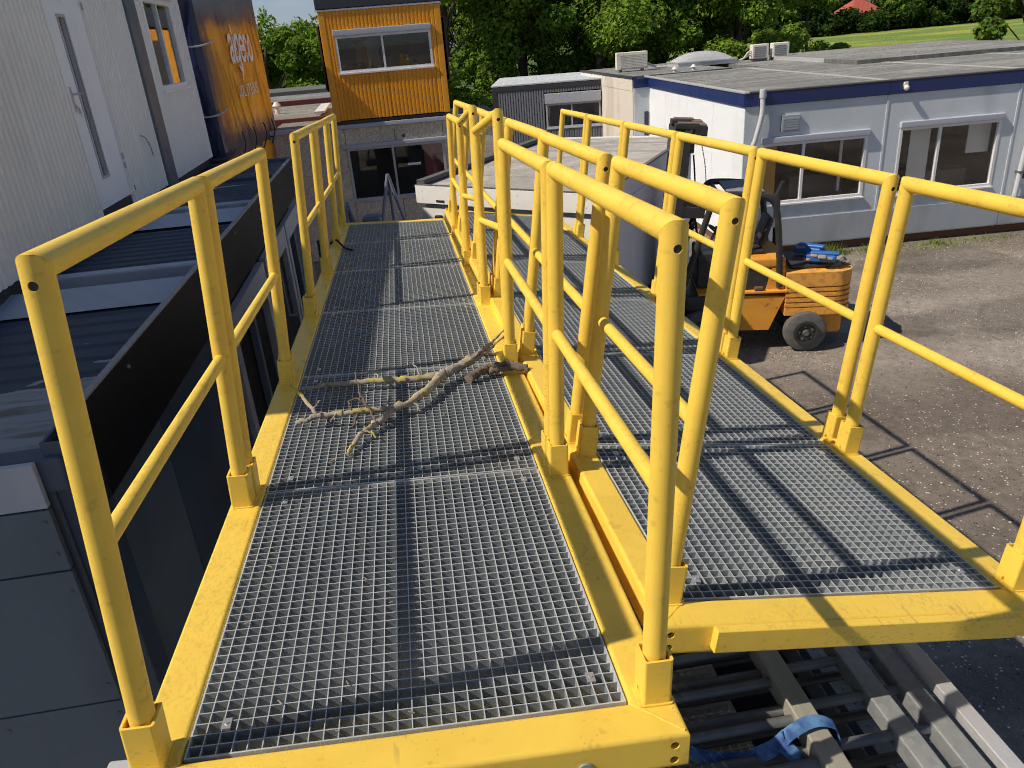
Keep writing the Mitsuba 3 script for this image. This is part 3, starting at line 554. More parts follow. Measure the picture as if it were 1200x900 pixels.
for (x, y, l) in ((8.35, 20.6, 'small white roof vent cap nearest the beige cabin'), (9.0, 20.9, 'small white roof vent cap in front of the dome roof light')):
    v = thing('roof_vent', l, 'vent'); add('pipe', tube((x, y, 3.12), (x, y, 3.22), .05, 12), 'plastic_pale', v); add('cap', tube((x, y, 3.2), (x, y, 3.27), .09, 12, .03), 'plastic_pale', v)

# beige concrete cabin behind the office
cc = thing('concrete_cabin', 'beige panelled cabin with rain streaks behind the white end wall', 'cabin')
MCc = place(6.95, 25.9, 0, -90)
for a, b, h in ((0, 3.24, [(.45, .95, 1.25, 1.95)]), (3.24, 6.0, [])):
    add('wall_panel', mv(wall_xz(b - a - .02, 0.1, 2.78, h, .08, a + .01), MCc), 'concrete_panel', cc, smooth=False)
    add('band_panel', mv(bx(a + .012, b - .012, -.012, .07, 2.784, 3.08), MCc), 'concrete_panel', cc, smooth=False)
window(cc, MCc, .45, .95, 1.25, 1.95, frame='grey_frame', fw=.03, sill=False, room=.8)
add('roof_edge', mv(bx(-.03, 6.03, -.03, .1, 3.083, 3.135), MCc), 'dark_trim', cc, smooth=False)
add('roof', bx(7.055, 9.9, 20.35, 25.9, 2.95, 3.125), 'roof_felt', cc, smooth=False)
add('front_wall', bx(6.97, 7.48, 19.84, 19.90, .1, 2.855), 'office_pale_blue', cc, smooth=False); add('front_band', bx(6.96, 7.48, 19.80, 19.90, 2.86, 3.09), 'navy_band', cc, smooth=False)
add('slit_window', bx(7.25, 7.36, 19.815, 19.838, 1.5, 2.25), 'dark_trim', cc, smooth=False)

# dark grey corrugated container behind the low roof
gc = thing('grey_container', 'dark grey corrugated container with a white left end and a pale roof', 'container')
MG = place(3.66, 23.85, 0, -11)
ww = 4.4
for (a, b, z0, z1) in ((.14, 1.58, .1, 2.8), (1.58, 3.35, .1, 1.60), (1.58, 3.35, 2.70, 2.8), (3.35, ww, .1, 2.8)):
    add('corrugated_wall', mv(mv(corrugated(b - a - .004, z1 - z0, .082, .028), np.array([[1, 0, 0, a], [0, 1, 0, .0], [0, 0, 1, z0], [0, 0, 0, 1]])), MG), 'corrugated_grey', gc, smooth=False)
add('corner_post', mv(rbx(-.01, .14, -.04, .1, 0, 2.8, .01), MG), 'dark_trim', gc)
add('roof_beam', mv(rbx(-.01, ww, -.045, .1, 2.802, 2.96, .01), MG), 'dark_trim', gc)
add('roof', mv(bx(-.03, ww, -.05, 4.6, 2.963, 3.0), MG), 'roof_metal', gc, smooth=False)
add('end_wall', mv(bx(-.012, .03, .105, 4.5, .1, 2.8), MG), 'fascia_white', gc, smooth=False)
add('end_beam', mv(bx(-.02, .05, .105, 4.5, 2.802, 2.96), MG), 'pipe_grey', gc, smooth=False)
window(gc, MG, 1.62, 3.31, 1.64, 2.36, frame='shutter_grey', fw=.05, mull=(2.42,), shutter=.30, room=.8)

# low cabin with the white fascia
lc = thing('low_cabin', 'low flat roofed cabin with a thick white fascia behind the walkways', 'cabin')
Q = np.array([(.77, 9.61), (2.93, 7.61), (5.6, 11.86), (3.33, 13.4)])
def inset(Q, d): return np.array(Polygon(Q).buffer(-d, join_style=2).exterior.coords)[:4]
add('roof', prism(Polygon(inset(Q, .07)), .02, np.array([[1, 0, 0, 0], [0, 1, 0, 0], [0, 0, 1, 2.56], [0, 0, 0, 1.0]])), 'roof_felt_pale', lc, smooth=False)
ring = lambda d0, d1, z0, z1: mv(prism(Polygon(Q).buffer(-d0, join_style=2).difference(Polygon(Q).buffer(-d1, join_style=2)), z1 - z0), place(0, 0, z0))
def sidebox(a, b, t, z0, z1, e=0.0, off=0.0):
    a, b = np.array(a, float), np.array(b, float); d = (b - a) / np.linalg.norm(b - a); n = np.array([-d[1], d[0]])   # n points inwards for a counter-clockwise quad
    P = [a + d * e + n * off, b - d * e + n * off, b - d * e + n * (off + t), a + d * e + n * (off + t)]
    return prism(Polygon(P), z1 - z0, place(0, 0, z0))
for i, (m_, nm) in enumerate((('fascia_white', 'fascia'), ('warm_grey_wall', 'fascia'), ('fascia_white', 'fascia'), ('roof_felt_dark', 'fascia'))):
    add(nm, sidebox(Q[i], Q[(i + 1) % 4], .06, 2.36, 2.60, .001 if i % 2 == 0 else .062), m_, lc, smooth=False)
add('roof_edge', cat_(sidebox(Q[0], Q[1], .05, 2.6015, 2.612, .0), sidebox(Q[1], Q[2], .06, 2.6015, 2.618, .062)), 'roof_felt_dark', lc, smooth=False)
add('roof_edge', sidebox(Q[3], Q[0], .12, 2.6015, 2.66, .062), 'roof_felt_dark', lc, smooth=False)
add('shadow_gap', ring(.09, .12, 2.29, 2.40), 'grey_frame', lc, smooth=False)
Qi = inset(Q, .05); Qi = Qi if True else Qi
P0 = Polygon(Q).buffer(-.05, join_style=2); Qs = np.array(P0.exterior.coords)[:-1]
if P0.exterior.is_ccw is False: Qs = Qs[::-1]
s_ = int(np.argmin(np.linalg.norm(Qs - Q[0], axis=1))); Qs = np.roll(Qs, -s_, 0)
for i in range(4): add('wall', sidebox(Qs[i], Qs[(i + 1) % 4], .08, .05, 2.285, .001 if i % 2 == 0 else .082), 'fascia_white' if i in (0, 2) else 'warm_grey_wall', lc, smooth=False)
add('tall_side_panel', sidebox(Q[1], Q[2], .02, .02, 2.355, .12, -.012), 'warm_grey_wall', lc, smooth=False)
for t_ in (.22, .45, .70, .88):
    a = Q[0] + (Q[3] - Q[0]) * t_; b = Q[1] + (Q[2] - Q[1]) * (t_ - .02); d = (b - a) / np.linalg.norm(b - a); a = a + d * .15; b = b - d * .1; n = np.array([-d[1], d[0]]) * .05
    add('roof_seam', prism(Polygon([a - n, b - n, b + n, a + n]), .006, place(0, 0, 2.5805)), 'roof_felt_seam' if t_ > .5 else 'roof_felt_pale', lc, smooth=False)
d = (Q[1] - Q[0]) / np.linalg.norm(Q[1] - Q[0]); ang = math.degrees(math.atan2(d[1], d[0])); ML = place(Q[0][0], Q[0][1], 0, ang)
add('name_plate', mv(bx(.36, .50, -.006, -.001, 2.385, 2.415), ML), 'sticker_black', lc, smooth=False)
for x in (.12, .62, 1.15, 1.7, 2.3, 2.7):
    for z in (2.43, 2.53): add('screw', mv(tube((x, -.004, z), (x, .002, z), .008, 8), ML), 'grey_frame', lc)
add('switch_box', mv(rbx(.30, .40, -.01, .05, 2.10, 2.20, .008), ML), 'sticker_black', lc)
# ------------------------------------------------------------------ grey aggregate cabin, orange cabin on top, roofs behind
fc = thing('aggregate_cabin', 'grey pebble dashed cabin with a wide dark window under the orange cabin', 'cabin')
MF = place(-1.96, 16.05, 0, 0)
WX = (1.47, 3.55, 1.33, 2.44)
for (a, b, z0, z1) in ((0, 1.47, .1, 2.84), (1.47, 2.52, 2.5, 2.84), (2.52, 3.55, 2.5, 2.84), (3.55, 4.7, .1, 2.84), (1.47, 2.52, .1, 1.30), (2.52, 3.55, .1, 1.30)):
    add('wall_panel', mv(bx(a + .006, b - .006, 0, .08, z0, z1), MF), 'aggregate_panel', fc, smooth=False)
add('backing', mv(bx(0, 4.7, .083, .10, .1, 1.2), MF), 'dark_trim', fc, smooth=False)
add('roof_edge', mv(rbx(-.05, 4.75, -.06, .12, 2.845, 2.93, .01), MF), 'shutter_grey', fc)
add('roof', mv(bx(-.05, 4.75, .122, 2.2, 2.8, 2.90), MF), 'roof_felt', fc, smooth=False)
window(fc, MF, *WX, frame='grey_frame', fw=.05, mull=(2.44,), room=1.2, setback=.02, extras=[('curtain', bx(3.1, 3.5, .25, .28, 1.3, 2.5), 'dark_red_cloth'), ('lamp_reflection', bx(2.72, 3.0, .008, .012, 1.98, 2.03), 'white_frame')])  # white strip on the pane is a painted tube lamp reflection
add('lintel', mv(rbx(1.38, 3.62, -.06, -.001, 2.442, 2.52, .008), MF), 'shutter_grey', fc)
add('vent_hole', mv(tube((2.70, -.02, 2.60), (2.70, .002, 2.60), .035, 14), MF), 'dark_trim', fc)
oc = thing('orange_cabin', 'orange corrugated site cabin standing on the grey aggregate cabin', 'cabin')
MOr = place(-.645, 16.0, 0, 0); ow = 2.435
OW = (.26, 2.19, 3.93, 4.62)
def corr(a, b, z0, z1, M, m_, parent, pitch=.077, dep=.018):
    return add('corrugated_wall', mv(mv(corrugated(b - a, z1 - z0, pitch, dep), np.array([[1, 0, 0, a], [0, 1, 0, 0], [0, 0, 1, z0], [0, 0, 0, 1.0]])), M), m_, parent, smooth=False)
for (a, b, z0, z1) in ((.13, OW[0], 3.02, 5.08), (OW[1], ow - .13, 3.02, 5.08), (OW[0], 1.22, 3.02, OW[2] - .0), (1.226, OW[1], 3.02, OW[2]), (OW[0], OW[1], 4.74, 5.08)):
    corr(a + .001, b - .001, z0, z1, MOr, 'orange_cladding', oc)
for x in (0, ow - .128): add('corner_post', mv(rbx(x, x + .128, -.022, .1, 3.0, 5.08, .012), MOr), 'orange_cladding', oc)
add('side_wall', mv(cat_(bx(.0, .03, .1, 6.0, 3.0, 5.08), bx(ow - .03, ow, .1, 6.0, 3.0, 5.08), bx(0.03, ow - .03, 5.97, 6.0, 3.0, 5.08)), MOr), 'orange_cladding', oc, smooth=False)
add('roof', mv(cat_(rbx(-.03, ow + .03, -.045, 6.03, 5.115, 5.50, .02), ), MOr), 'dark_trim', oc)
add('roof_trim', mv(bx(-.02, ow + .02, -.035, .1, 5.082, 5.112), MOr), 'white_frame', oc, smooth=False)
add('base_beam', mv(bx(.02, ow - .02, .02, 6.0, 2.94, 3.0), MOr), 'dark_trim', oc, smooth=False)  # dark strip stands in for the shaded gap under the cabin
window(oc, MOr, *OW, fw=.045, mull=(1.20,), shutter=.115, room=2.3, extras=[('far_window', bx(.55, .80, 2.25, 2.28, 4.05, 4.5), 'curtain_yellow'), ('cupboard', bx(.85, 1.1, .6, 1.0, 3.7, 4.6), 'dark_trim')])
# roofs further left and behind
r1 = thing('roof_cabin', 'flat roofed cabin with red brown roof edges left of the orange cabin', 'cabin')
add('wall', bx(-6.5, -.75, 18.3, 23.9, .05, 2.80), 'aggregate_panel', r1, smooth=False)
add('roof', bx(-6.5, -.70, 18.35, 24.0, 2.81, 2.94), 'roof_felt', r1, smooth=False)
add('roof_edge', cat_(bx(-6.5, -.7, 18.22, 18.345, 2.78, 2.985)), 'red_brown', r1, smooth=False)
r2 = thing('roof_cabin', 'farther flat roofed cabin with a pale grey roof in front of the left tree', 'cabin')
add('wall', bx(-9, .5, 24.8, 33, .05, 2.85), 'aggregate_panel', r2, smooth=False)
add('roof', bx(-9, .5, 24.85, 33.2, 2.86, 2.99), 'roof_felt', r2, smooth=False)
add('roof_edge', bx(-9, .5, 24.66, 24.845, 2.84, 3.045), 'red_brown', r2, smooth=False)
add('ridge_slab', bx(-9, .5, 29.5, 33.1, 2.992, 3.12), 'roof_felt_dark', r2, smooth=False)
vp = thing('vent_pipe', 'short white vent pipe on the flat roof left of the orange cabin', 'vent'); add('pipe', tube((-2.45, 21.0, 2.94), (-2.45, 21.0, 3.16), .07, 12), 'plastic_pale', vp); add('cap', tube((-2.45, 21.0, 3.14), (-2.45, 21.0, 3.24), .12, 12, .05), 'plastic_pale', vp)
k = add('plank', mv(bx(-.12, .12, 0, 2.9, 3.03, 3.08), place(-1.15, 18.5, 0, 1)), 'roof_metal', smooth=False); tag(k, 'pale plank lying on the roof edge beside the orange cabin', 'plank')

# ------------------------------------------------------------------ white site cabins, tarpaulin cabin, dark containers on the left
def side_frame(y): return place(-2.45, y, 0, 90)
MW = side_frame(1.55)
wc = thing('site_cabin', 'off white ribbed site cabin with the narrow windowed door', 'cabin')
d0, d1 = 5.565, 6.545
segs = [(0, 1.15), (1.15, 2.3), (2.3, 3.42), (3.42, 4.5), (4.5, d0 - .03), (d1 + .03, 7.25), (7.25, 8.05)]
for a, b in segs:
    add('cladding_panel', mv(mv(corrugated(b - a - .05, 5.75 - 2.93, .098, .020, .03, .45), np.array([[1, 0, 0, a + .025], [0, 1, 0, 0], [0, 0, 1, 2.93], [0, 0, 0, 1.0]])), MW), 'white_cladding', wc, smooth=False)
    add('joint_strip', mv(bx(b - .024, b + .024, -.004, .03, 2.93, 5.75), MW), 'white_cladding', wc, smooth=False)
add('cladding_panel', mv(bx(d0 - .03, d1 + .03, .0, .03, 5.12, 5.75), MW), 'white_cladding', wc, smooth=False)
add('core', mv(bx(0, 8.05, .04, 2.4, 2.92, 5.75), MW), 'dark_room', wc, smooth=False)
dr_ = add('door', mv(cat_(bx(d0, d0 + .27, -.012, .03, 3.07, 5.08), bx(d0 + .45, d1, -.012, .03, 3.07, 5.08), bx(d0 + .27, d0 + .45, -.012, .03, 3.07, 3.36), bx(d0 + .27, d0 + .45, -.012, .03, 4.88, 5.08)), MW), 'white_door', wc, smooth=False)
add('window_frame', mv(cat_(bx(d0 + .255, d0 + .285, -.022, -.0125, 3.345, 4.895), bx(d0 + .435, d0 + .465, -.022, -.0125, 3.345, 4.895), bx(d0 + .285, d0 + .435, -.022, -.0125, 3.345, 3.375), bx(d0 + .285, d0 + .435, -.022, -.0125, 4.865, 4.895)), MW), 'grey_frame', dr_, smooth=False)
add('pane', mv(trimesh.Trimesh([[d0 + .27, .012, 3.36], [d0 + .45, .012, 3.36], [d0 + .45, .012, 4.88], [d0 + .27, .012, 4.88]], [[0, 1, 2], [0, 2, 3]], process=False), MW), 'glass', dr_, smooth=False)
add('handle', mv(cat_(rbx(d0 + .055, d0 + .095, -.022, -.0125, 4.02, 4.25, .006), tube((d0 + .075, -.02, 4.18), (d0 + .075, -.065, 4.18), .009, 10), tube((d0 + .075, -.06, 4.18), (d0 + .20, -.065, 4.175), .010, 10), tube((d0 + .075, -.02, 4.07), (d0 + .075, -.035, 4.07), .014, 12)), MW), 'handle_metal', dr_)
add('keys', mv(cat_(bx(d0 + .070, d0 + .080, -.05, -.037, 4.0, 4.06), bx(d0 + .085, d0 + .10, -.05, -.045, 3.97, 4.05)), MW), 'handle_metal', dr_, smooth=False)
add('door_frame', mv(cat_(bx(d0 - .03, d0 - .004, -.02, .03, 3.0, 5.12), bx(d1 + .004, d1 + .03, -.02, .03, 3.0, 5.12), bx(d0 - .004, d1 + .004, -.02, .03, 5.084, 5.12)), MW), 'white_cladding', wc, smooth=False)
for z in (3.35, 3.45, 4.95): add('hinge', mv(tube((d1 + .01, -.03, z), (d1 + .01, -.03, z + .07), .012, 10), MW), 'grey_frame', wc)
add('threshold', mv(bx(d0, d1, -.004, .03, 2.92, 3.065), MW), 'dark_trim', wc, smooth=False)  # dark piece painted as the shade in the gap below the door
add('sticker', mv(cat_(bx(d1 + .11, d1 + .17, -.0125, -.0105, 3.16, 3.22), bx(d1 + .12, d1 + .16, -.0125, -.0105, 3.235, 3.28), bx(d1 + .10, d1 + .20, -.0125, -.0105, 3.09, 3.14)), MW), 'sticker_black', wc, smooth=False)
add('wire_end', mv(path_tube(spline([(d1 + .80, -.004, 3.62), (d1 + .84, -.06, 3.60), (d1 + .92, -.08, 3.48), (d1 + 1.02, -.06, 3.36)], 6), .005, 6), MW), 'dark_trim', wc)
add('roof', mv(rbx(-.03, 8.07, -.06, 2.45, 5.752, 5.93, .02), MW), 'white_cladding', wc)
add('floor_beam', mv(bx(.05, 8.0, .05, 2.4, 2.80, 2.918), MW), 'dark_trim', wc, smooth=False)
add('cover_post', mv(rbx(8.07, 8.46, -.045, .05, 2.83, 5.75, .01), MW), 'strip_steel', wc, label='grey galvanised cover strip between the two white cabins')
MW2 = side_frame(10.04)
w2 = thing('site_cabin', 'white ribbed site cabin with the sliding window beside the tarpaulin', 'cabin')
WW = (.40, 1.83, 4.05, 5.20)
for (a, b, z0, z1) in ((.02, .40, 2.93, 5.75), (.402, 1.12, 2.93, 4.05), (1.122, 1.828, 2.93, 4.05), (1.83, 2.39, 2.93, 5.75), (.402, 1.828, 5.31, 5.75)):
    corr_ = mv(corrugated(b - a, z1 - z0, .09, .020, .03, .45), np.array([[1, 0, 0, a], [0, 1, 0, 0], [0, 0, 1, z0], [0, 0, 0, 1.0]])); add('cladding_panel', mv(corr_, MW2), 'white_cladding', w2, smooth=False)
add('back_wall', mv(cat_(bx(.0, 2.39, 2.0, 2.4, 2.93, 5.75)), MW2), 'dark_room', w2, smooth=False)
add('side_wall', mv(bx(2.36, 2.39, .04, 2.4, 2.93, 5.75), MW2), 'white_cladding', w2, smooth=False)
add('roof', mv(rbx(-.03, 2.40, -.06, 2.45, 5.752, 5.93, .02), MW2), 'white_cladding', w2)
window(w2, MW2, *WW, fw=.06, mull=(1.10,), shutter=.11, shutter_mat='white_frame', room=1.2)
add('floor_beam', mv(bx(.05, 2.35, .05, 2.4, 2.80, 2.918), MW2), 'dark_trim', w2, smooth=False)

MT = place(-2.35, 12.79, 0, 84.67)
tc = thing('tarpaulin_cabin', 'orange cabin wrapped in a glossy navy and orange printed tarpaulin', 'cabin')
def fold(s, z):
    s, z = np.asarray(s, float), np.asarray(z, float)
    P = np.stack([s * 0.8 + z * 0.25, z * 0.55, 0 * s], -1); Q_ = np.stack([s * 4.2 + z * 1.1, z * 0.8, 0 * s + 5], -1); R_ = np.stack([s * 9 - z * 2.2, z * 2.0, 0 * s + 9], -1)
    rid = 1 - np.abs(2 * meshkit.noise(Q_, 3) - 1)
    return 0.10 * (meshkit.fbm(P, 2, 1) - .5) + 0.030 * rid ** 2 + 0.006 * (meshkit.noise(R_, 4) - .5)
ns, nz = 150, 110; S, Zz = np.meshgrid(np.linspace(0, 3.87, ns), np.linspace(2.78, 5.62, nz))
edge_s = np.clip(np.minimum(S, 3.87 - S) / .12, 0, 1)
Vt = np.stack([S, -.05 - fold(S, Zz) * edge_s, Zz + .03 * np.sin(S * 7) * np.clip(1 - (Zz - 2.78) / .2, 0, 1)], -1).reshape(-1, 3); I = np.arange(ns * nz).reshape(nz, ns)
Ft = np.concatenate([np.stack([I[:-1, :-1], I[:-1, 1:], I[1:, 1:]], -1).reshape(-1, 3), np.stack([I[:-1, :-1], I[1:, 1:], I[1:, :-1]], -1).reshape(-1, 3)])
tp = add('tarpaulin', mv(trimesh.Trimesh(Vt, Ft, process=False), MT), 'tarp_print_sheen', tc, smooth=True)
ne = 60; E_, Ze = np.meshgrid(np.linspace(0, 2.4, ne), np.linspace(2.70, 5.62, nz))
ee = np.clip(E_ / .1, 0, 1); Ve = np.stack([-.02 - (0.09 * (meshkit.fbm(np.stack([E_ * 3, Ze * .7, 0 * E_], -1), 3, 8) - .3) + .05 * (1 - np.abs(2 * meshkit.noise(np.stack([E_ * 7 + Ze, Ze * .6, 0 * E_], -1), 6) - 1)) ** 2) * ee, E_ - .06, Ze], -1).reshape(-1, 3)
I2 = np.arange(ne * nz).reshape(nz, ne); Fe = np.concatenate([np.stack([I2[:-1, :-1], I2[1:, 1:], I2[:-1, 1:]], -1).reshape(-1, 3), np.stack([I2[:-1, :-1], I2[1:, :-1], I2[1:, 1:]], -1).reshape(-1, 3)])
add('end_tarpaulin', mv(trimesh.Trimesh(Ve, Fe, process=False), MT), 'tarp_navy', tc, smooth=True)
def letters(txt, s0, s1, zb, h, bold):
    m = meshkit.text_mesh(txt, .5, .004, bold=bold); b = m.bounds; m.apply_translation((-b[0][0], 0, 0)); m.apply_scale([(s1 - s0) / (b[1][0] - b[0][0]), h / .5, 1])
    m = m.subdivide_to_size(.04); v = m.vertices.copy(); s = s0 + v[:, 0]; z = zb + v[:, 1]
    return trimesh.Trimesh(np.stack([s, -.080 - fold(s, z) - v[:, 2], z], -1), m.faces, process=False)
add('lettering', mv(letters('algeco', 1.38, 3.0, 4.32, .60, True), MT), 'print_white', tp, smooth=False)
tail = prism(Polygon([(2.02, 4.20), (2.14, 4.16), (2.05, 4.02), (2.0, 3.96)]), .004).subdivide_to_size(.03); tv = tail.vertices
add('lettering', mv(trimesh.Trimesh(np.stack([tv[:, 0], -.064 - fold(tv[:, 0], tv[:, 1]) - tv[:, 2], tv[:, 1]], -1), tail.faces, process=False), MT), 'print_white', tp, smooth=False)
add('lettering', mv(letters('SOLUTIONS', 1.45, 2.94, 3.72, .20, False), MT), 'print_white', tp, smooth=False)
add('body', mv(bx(.02, 3.8, .02, 2.4, 2.82, 5.55), MT), 'orange_cladding', tc, smooth=False)
add('base_beam', mv(cat_(bx(.0, 3.87, -.03, 2.4, 2.55, 2.80), bx(.0, 3.87, .0, 2.4, 2.10, 2.54)), MT), 'orange_cladding', tc, smooth=False)
for i, z in enumerate((4.61, 3.55, 2.86)):
    pts = [(.35, -.14, z + .06), (.12, -.15, z + .03), (-.06, -.12, z), (-.16, .05, z - .02), (-.17, .4, z)]
    add('rope', mv(path_tube(spline(pts, 6), .014 if i < 2 else .03, 8), MT), 'grey_frame' if i < 2 else 'black_steel', tc)
for s in (.9, 1.7, 2.5, 3.2): add('tie_cord', mv(path_tube(spline([(s, -.15, 3.18), (s + .03, -.17, 3.0), (s + .01, -.14, 2.86), (s + .02, -.06, 2.70)], 5), .012, 6), MT), 'sticker_black', tc)

def lower_container(label, y0, y1, near_beam, far_beam, roofmat):
    t = thing('low_container', label, 'container', None)
    add('body', bx(-3.7, -1.15, y0 + .03, y1 - .02, .05, 2.70), 'container_blue_grey', t, smooth=False)
    n = 11; pts = []; p = (y1 - y0 - .30) / n
    for i in range(n):
        a = y0 + .15 + i * p; pts += [(a, 2.74), (a + .38 * p, 2.74), (a + .5 * p, 2.755), (a + .88 * p, 2.755)]
    pts += [(y1 - .15, 2.74), (y1 - .15, 2.705), (y0 + .15, 2.705)]
    m = prism(Polygon(pts), 2.6); m.apply_transform(np.array([[0, 0, 1, -3.7], [1, 0, 0, 0], [0, 1, 0, 0], [0, 0, 0, 1.0]]))
    add('roof_sheet', m, roofmat, t, smooth=False)
    add('roof_beam', rbx(-3.7, -1.06, y0, y0 + .148, 2.62, 2.80, .02), 'pale_sheet' if near_beam else 'container_navy', t)
    add('roof_beam', prism(Polygon([(y1 - .50, 2.775), (y1 - .02, 2.835), (y1 - .02, 2.62), (y1 - .148, 2.62), (y1 - .148, 2.765)]), 2.58, np.array([[0, 0, 1, -3.7], [1, 0, 0, 0], [0, 1, 0, 0], [0, 0, 0, 1.0]])) if far_beam else rbx(-3.7, -1.06, y1 - .148, y1, 2.62, 2.80, .02), 'pale_sheet' if far_beam else 'container_navy', t)
    return t
c1 = lower_container('dark low container with flaking grey roof paint nearest the camera, under the white cabin', 2.02, 5.0, False, True, 'peeling_roof')
for (z0, z1, m_) in ((2.57, 2.80, 'pale_sheet'), (2.225, 2.56, 'container_blue_grey'), (1.39, 2.215, 'container_blue_grey'), (.1, 1.38, 'container_blue_grey')):
    add('end_panel', rbx(-3.7, -1.165, 1.98, 2.015, z0, z1, .004), m_, c1)
for z_ in (.6, 1.3, 1.5, 2.1, 2.32, 2.5):
    for x_ in (-1.2, -1.75, -2.3): add('screw', tube((x_, 1.975, z_), (x_, 1.981, z_), .011, 8), 'galvanised_dull', c1)
add('end_joint', bx(-3.7, -1.17, 2.0155, 2.028, .1, 2.78), 'dark_trim', c1, smooth=False)
o = m3.Manifold.extrude(rrect(.15, .20, .012), 2.86).translate((-1.075, 2.16, 0)) - m3.Manifold.extrude(rrect(.12, .17, .01), .5).translate((-1.075, 2.16, 2.6))
add('corner_post', tm(o), 'container_navy', c1)
lower_container('dark low container between two gaps, behind the nearest one', 5.52, 7.92, True, True, 'peeling_roof')
lower_container('third dark low container with a smooth navy roof beside the black parapet', 8.42, 10.7, True, False, 'container_navy')
lower_container('farthest dark low container, its navy roof ending at the tarpaulin cabin', 10.75, 12.55, False, False, 'container_navy')
for (y0, y1) in ((5.0, 5.52), (7.92, 8.42)):
    k = add('gap_bracket', cat_(*[bx(x, x + .12, y0 + .02, y1 - .02, 2.30, 2.55) for x in (-3.2, -2.3, -1.55)]), 'container_blue_grey', c1 if y0 < 6 else 'low_container_001', smooth=False)
pw = thing('parapet', 'long matt black parapet panel along the containers left of the walkway', 'parapet')
for a, b in ((2.2, 5.15), (5.155, 8.1), (8.105, 10.9)): add('black_panel', rbx(-1.03, -1.0, a, b, 2.44, 2.95, .004), 'black_panel', pw)
add('top_edge', bx(-1.035, -.995, 2.2, 10.9, 2.952, 2.962), 'galvanised', pw, smooth=False)
for y in (2.9, 5.0, 6.2, 8.0, 9.5): add('bolt', tube((-1.0, y, 2.88), (-.99, y, 2.88), .012, 8), 'galvanised', pw)
dw = thing('facade_wall', 'dark container side wall with pale framed openings below the black parapet', 'wall')
def yz(y0, y1, z0, z1, x0=-1.10, x1=-1.05): return bx(x0, x1, y0, y1, z0, z1)
add('panel', yz(2.35, 3.25, .1, 2.43), 'container_blue_grey', dw, smooth=False)
add('panel', yz(3.26, 5.3, .1, 2.43), 'container_navy', dw, smooth=False)
for (y0, y1) in ((5.4, 7.4), (7.55, 9.3), (9.4, 10.85)):
    fr = add('frame', cat_(yz(y0, y0 + .16, .1, 2.30, -1.10, -1.03), yz(y1 - .16, y1, .1, 2.30, -1.10, -1.03), yz(y0 + .16, y1 - .16, 2.05, 2.30, -1.10, -1.03), yz(y0 + .16, y1 - .16, .1, .5, -1.10, -1.03)), 'grey_frame', dw, smooth=False)
    add('mullion', yz((y0 + y1) / 2 - .05, (y0 + y1) / 2 + .05, .5, 2.05, -1.10, -1.035), 'container_blue_grey', fr, smooth=False)
    add('pane', yz(y0 + .16, y1 - .16, .5, 2.05, -1.13, -1.11), 'black_panel', fr, smooth=False)

# steel trestles beyond the far end of the left walkway
def trestle(label, x, y, top, sc=1.0, deg=0):
    t = thing('steel_trestle', label, 'trestle', 'trestles behind the far end'); M = place(x, y, 0, deg)
    for (a, b) in (((-.42 * sc, -.1, 1.2), (0, 0, top)), ((.42 * sc, -.1, 1.2), (0, 0, top)), ((.02, .35, 1.2), (0, 0, top))): add('leg', mv(tube(a, b, .022, 8), M), 'blue_grey_steel', t)
    add('crossbar', mv(tube((-.21 * sc, -.05, (1.2 + top) / 2), (.21 * sc, -.05, (1.2 + top) / 2), .016, 8), M), 'blue_grey_steel', t)
    add('base', mv(rbx(-.5 * sc, .5 * sc, -.2, .45, 1.08, 1.2, .02), M), 'dark_trim', t)
    add('post', mv(bx(-.06, .06, 0, .12, 0, 1.08), M), 'dark_trim', t, smooth=False)
trestle('taller blue grey steel trestle in front of the dark window beyond the walkway end', .44, 8.6, 2.93)
trestle('smaller steel trestle beside the left railing end of the branch walkway', -.09, 8.5, 2.66, .7)
k = add('plastic_canister', rbx(.06, .30, 8.35, 8.6, 2.10, 2.48, .05), 'container_blue_grey'); tag(k, 'blue grey plastic canister just past the far end of the branch walkway', 'canister')
k = add('canister_stand', bx(.0, .36, 8.3, 8.65, .0, 2.095), 'dark_trim', smooth=False); tag(k, 'dark stand under the blue grey canister past the walkway end', 'stand')

# ------------------------------------------------------------------ load under the platforms
rk = thing('transport_rack', 'dark transport rack carrying the load of frames under both walkways', 'rack')
add('dark_sheet', bx(-.22, 2.03, -.52, 7.2, 1.97, 1.985), 'black_panel', rk, smooth=False)  # black sheet added as the deep shade below the load
add('bed', bx(-.22, 1.99, -.55, 7.3, 1.60, 1.66), 'dark_trim', rk, smooth=False)
for x in (-.2, 1.9):
    for y in (-.5, 2.4, 4.8, 7.2): add('leg', bx(x, x + .08, y - .04, y + .04, 0, 1.60), 'dark_trim', rk, smooth=False)
add('side_profile', rbx(2.035, 2.085, -.60, 7.2, 2.46, 2.50, .004), 'aluminium', rk, label='pale aluminium profile along the right side of the load')
add('side_profile', mv(rbx(-.04, .04, -1.0, .02, 2.60, 2.70, .006), place(-.30, .30, 0, -5)), 'aluminium', rk)
for y in (-.5, 2.0, 4.5, 7.0):
    add('cross_member', bx(-.29, 2.03, y - .05, y + .05, 1.665, 1.76), 'dark_trim', rk, smooth=False)
    for x in (-.33, 2.06): add('stake', bx(x - .03, x + .03, y - .03, y + .03, 1.66, 2.36 if x > 0 else 2.56), 'dark_trim', rk, smooth=False)
def ladder_frame(label, z, xl, xr, ends, y0, y1, step, rr, ml, mr, tw=.064):
    t = thing('ladder_frame', label, 'steel frame', 'steel ladder frames under the walkways')
    for x in ends: add('long_tube', tm(beam_y(x, z, tw, tw, y0, y1, .006)), ml, t)
    y = y0 + .06
    while y < y1 - .03: add('rung', tube((xl, y, z), (xr, y, z), rr, 12), mr, t); y += step
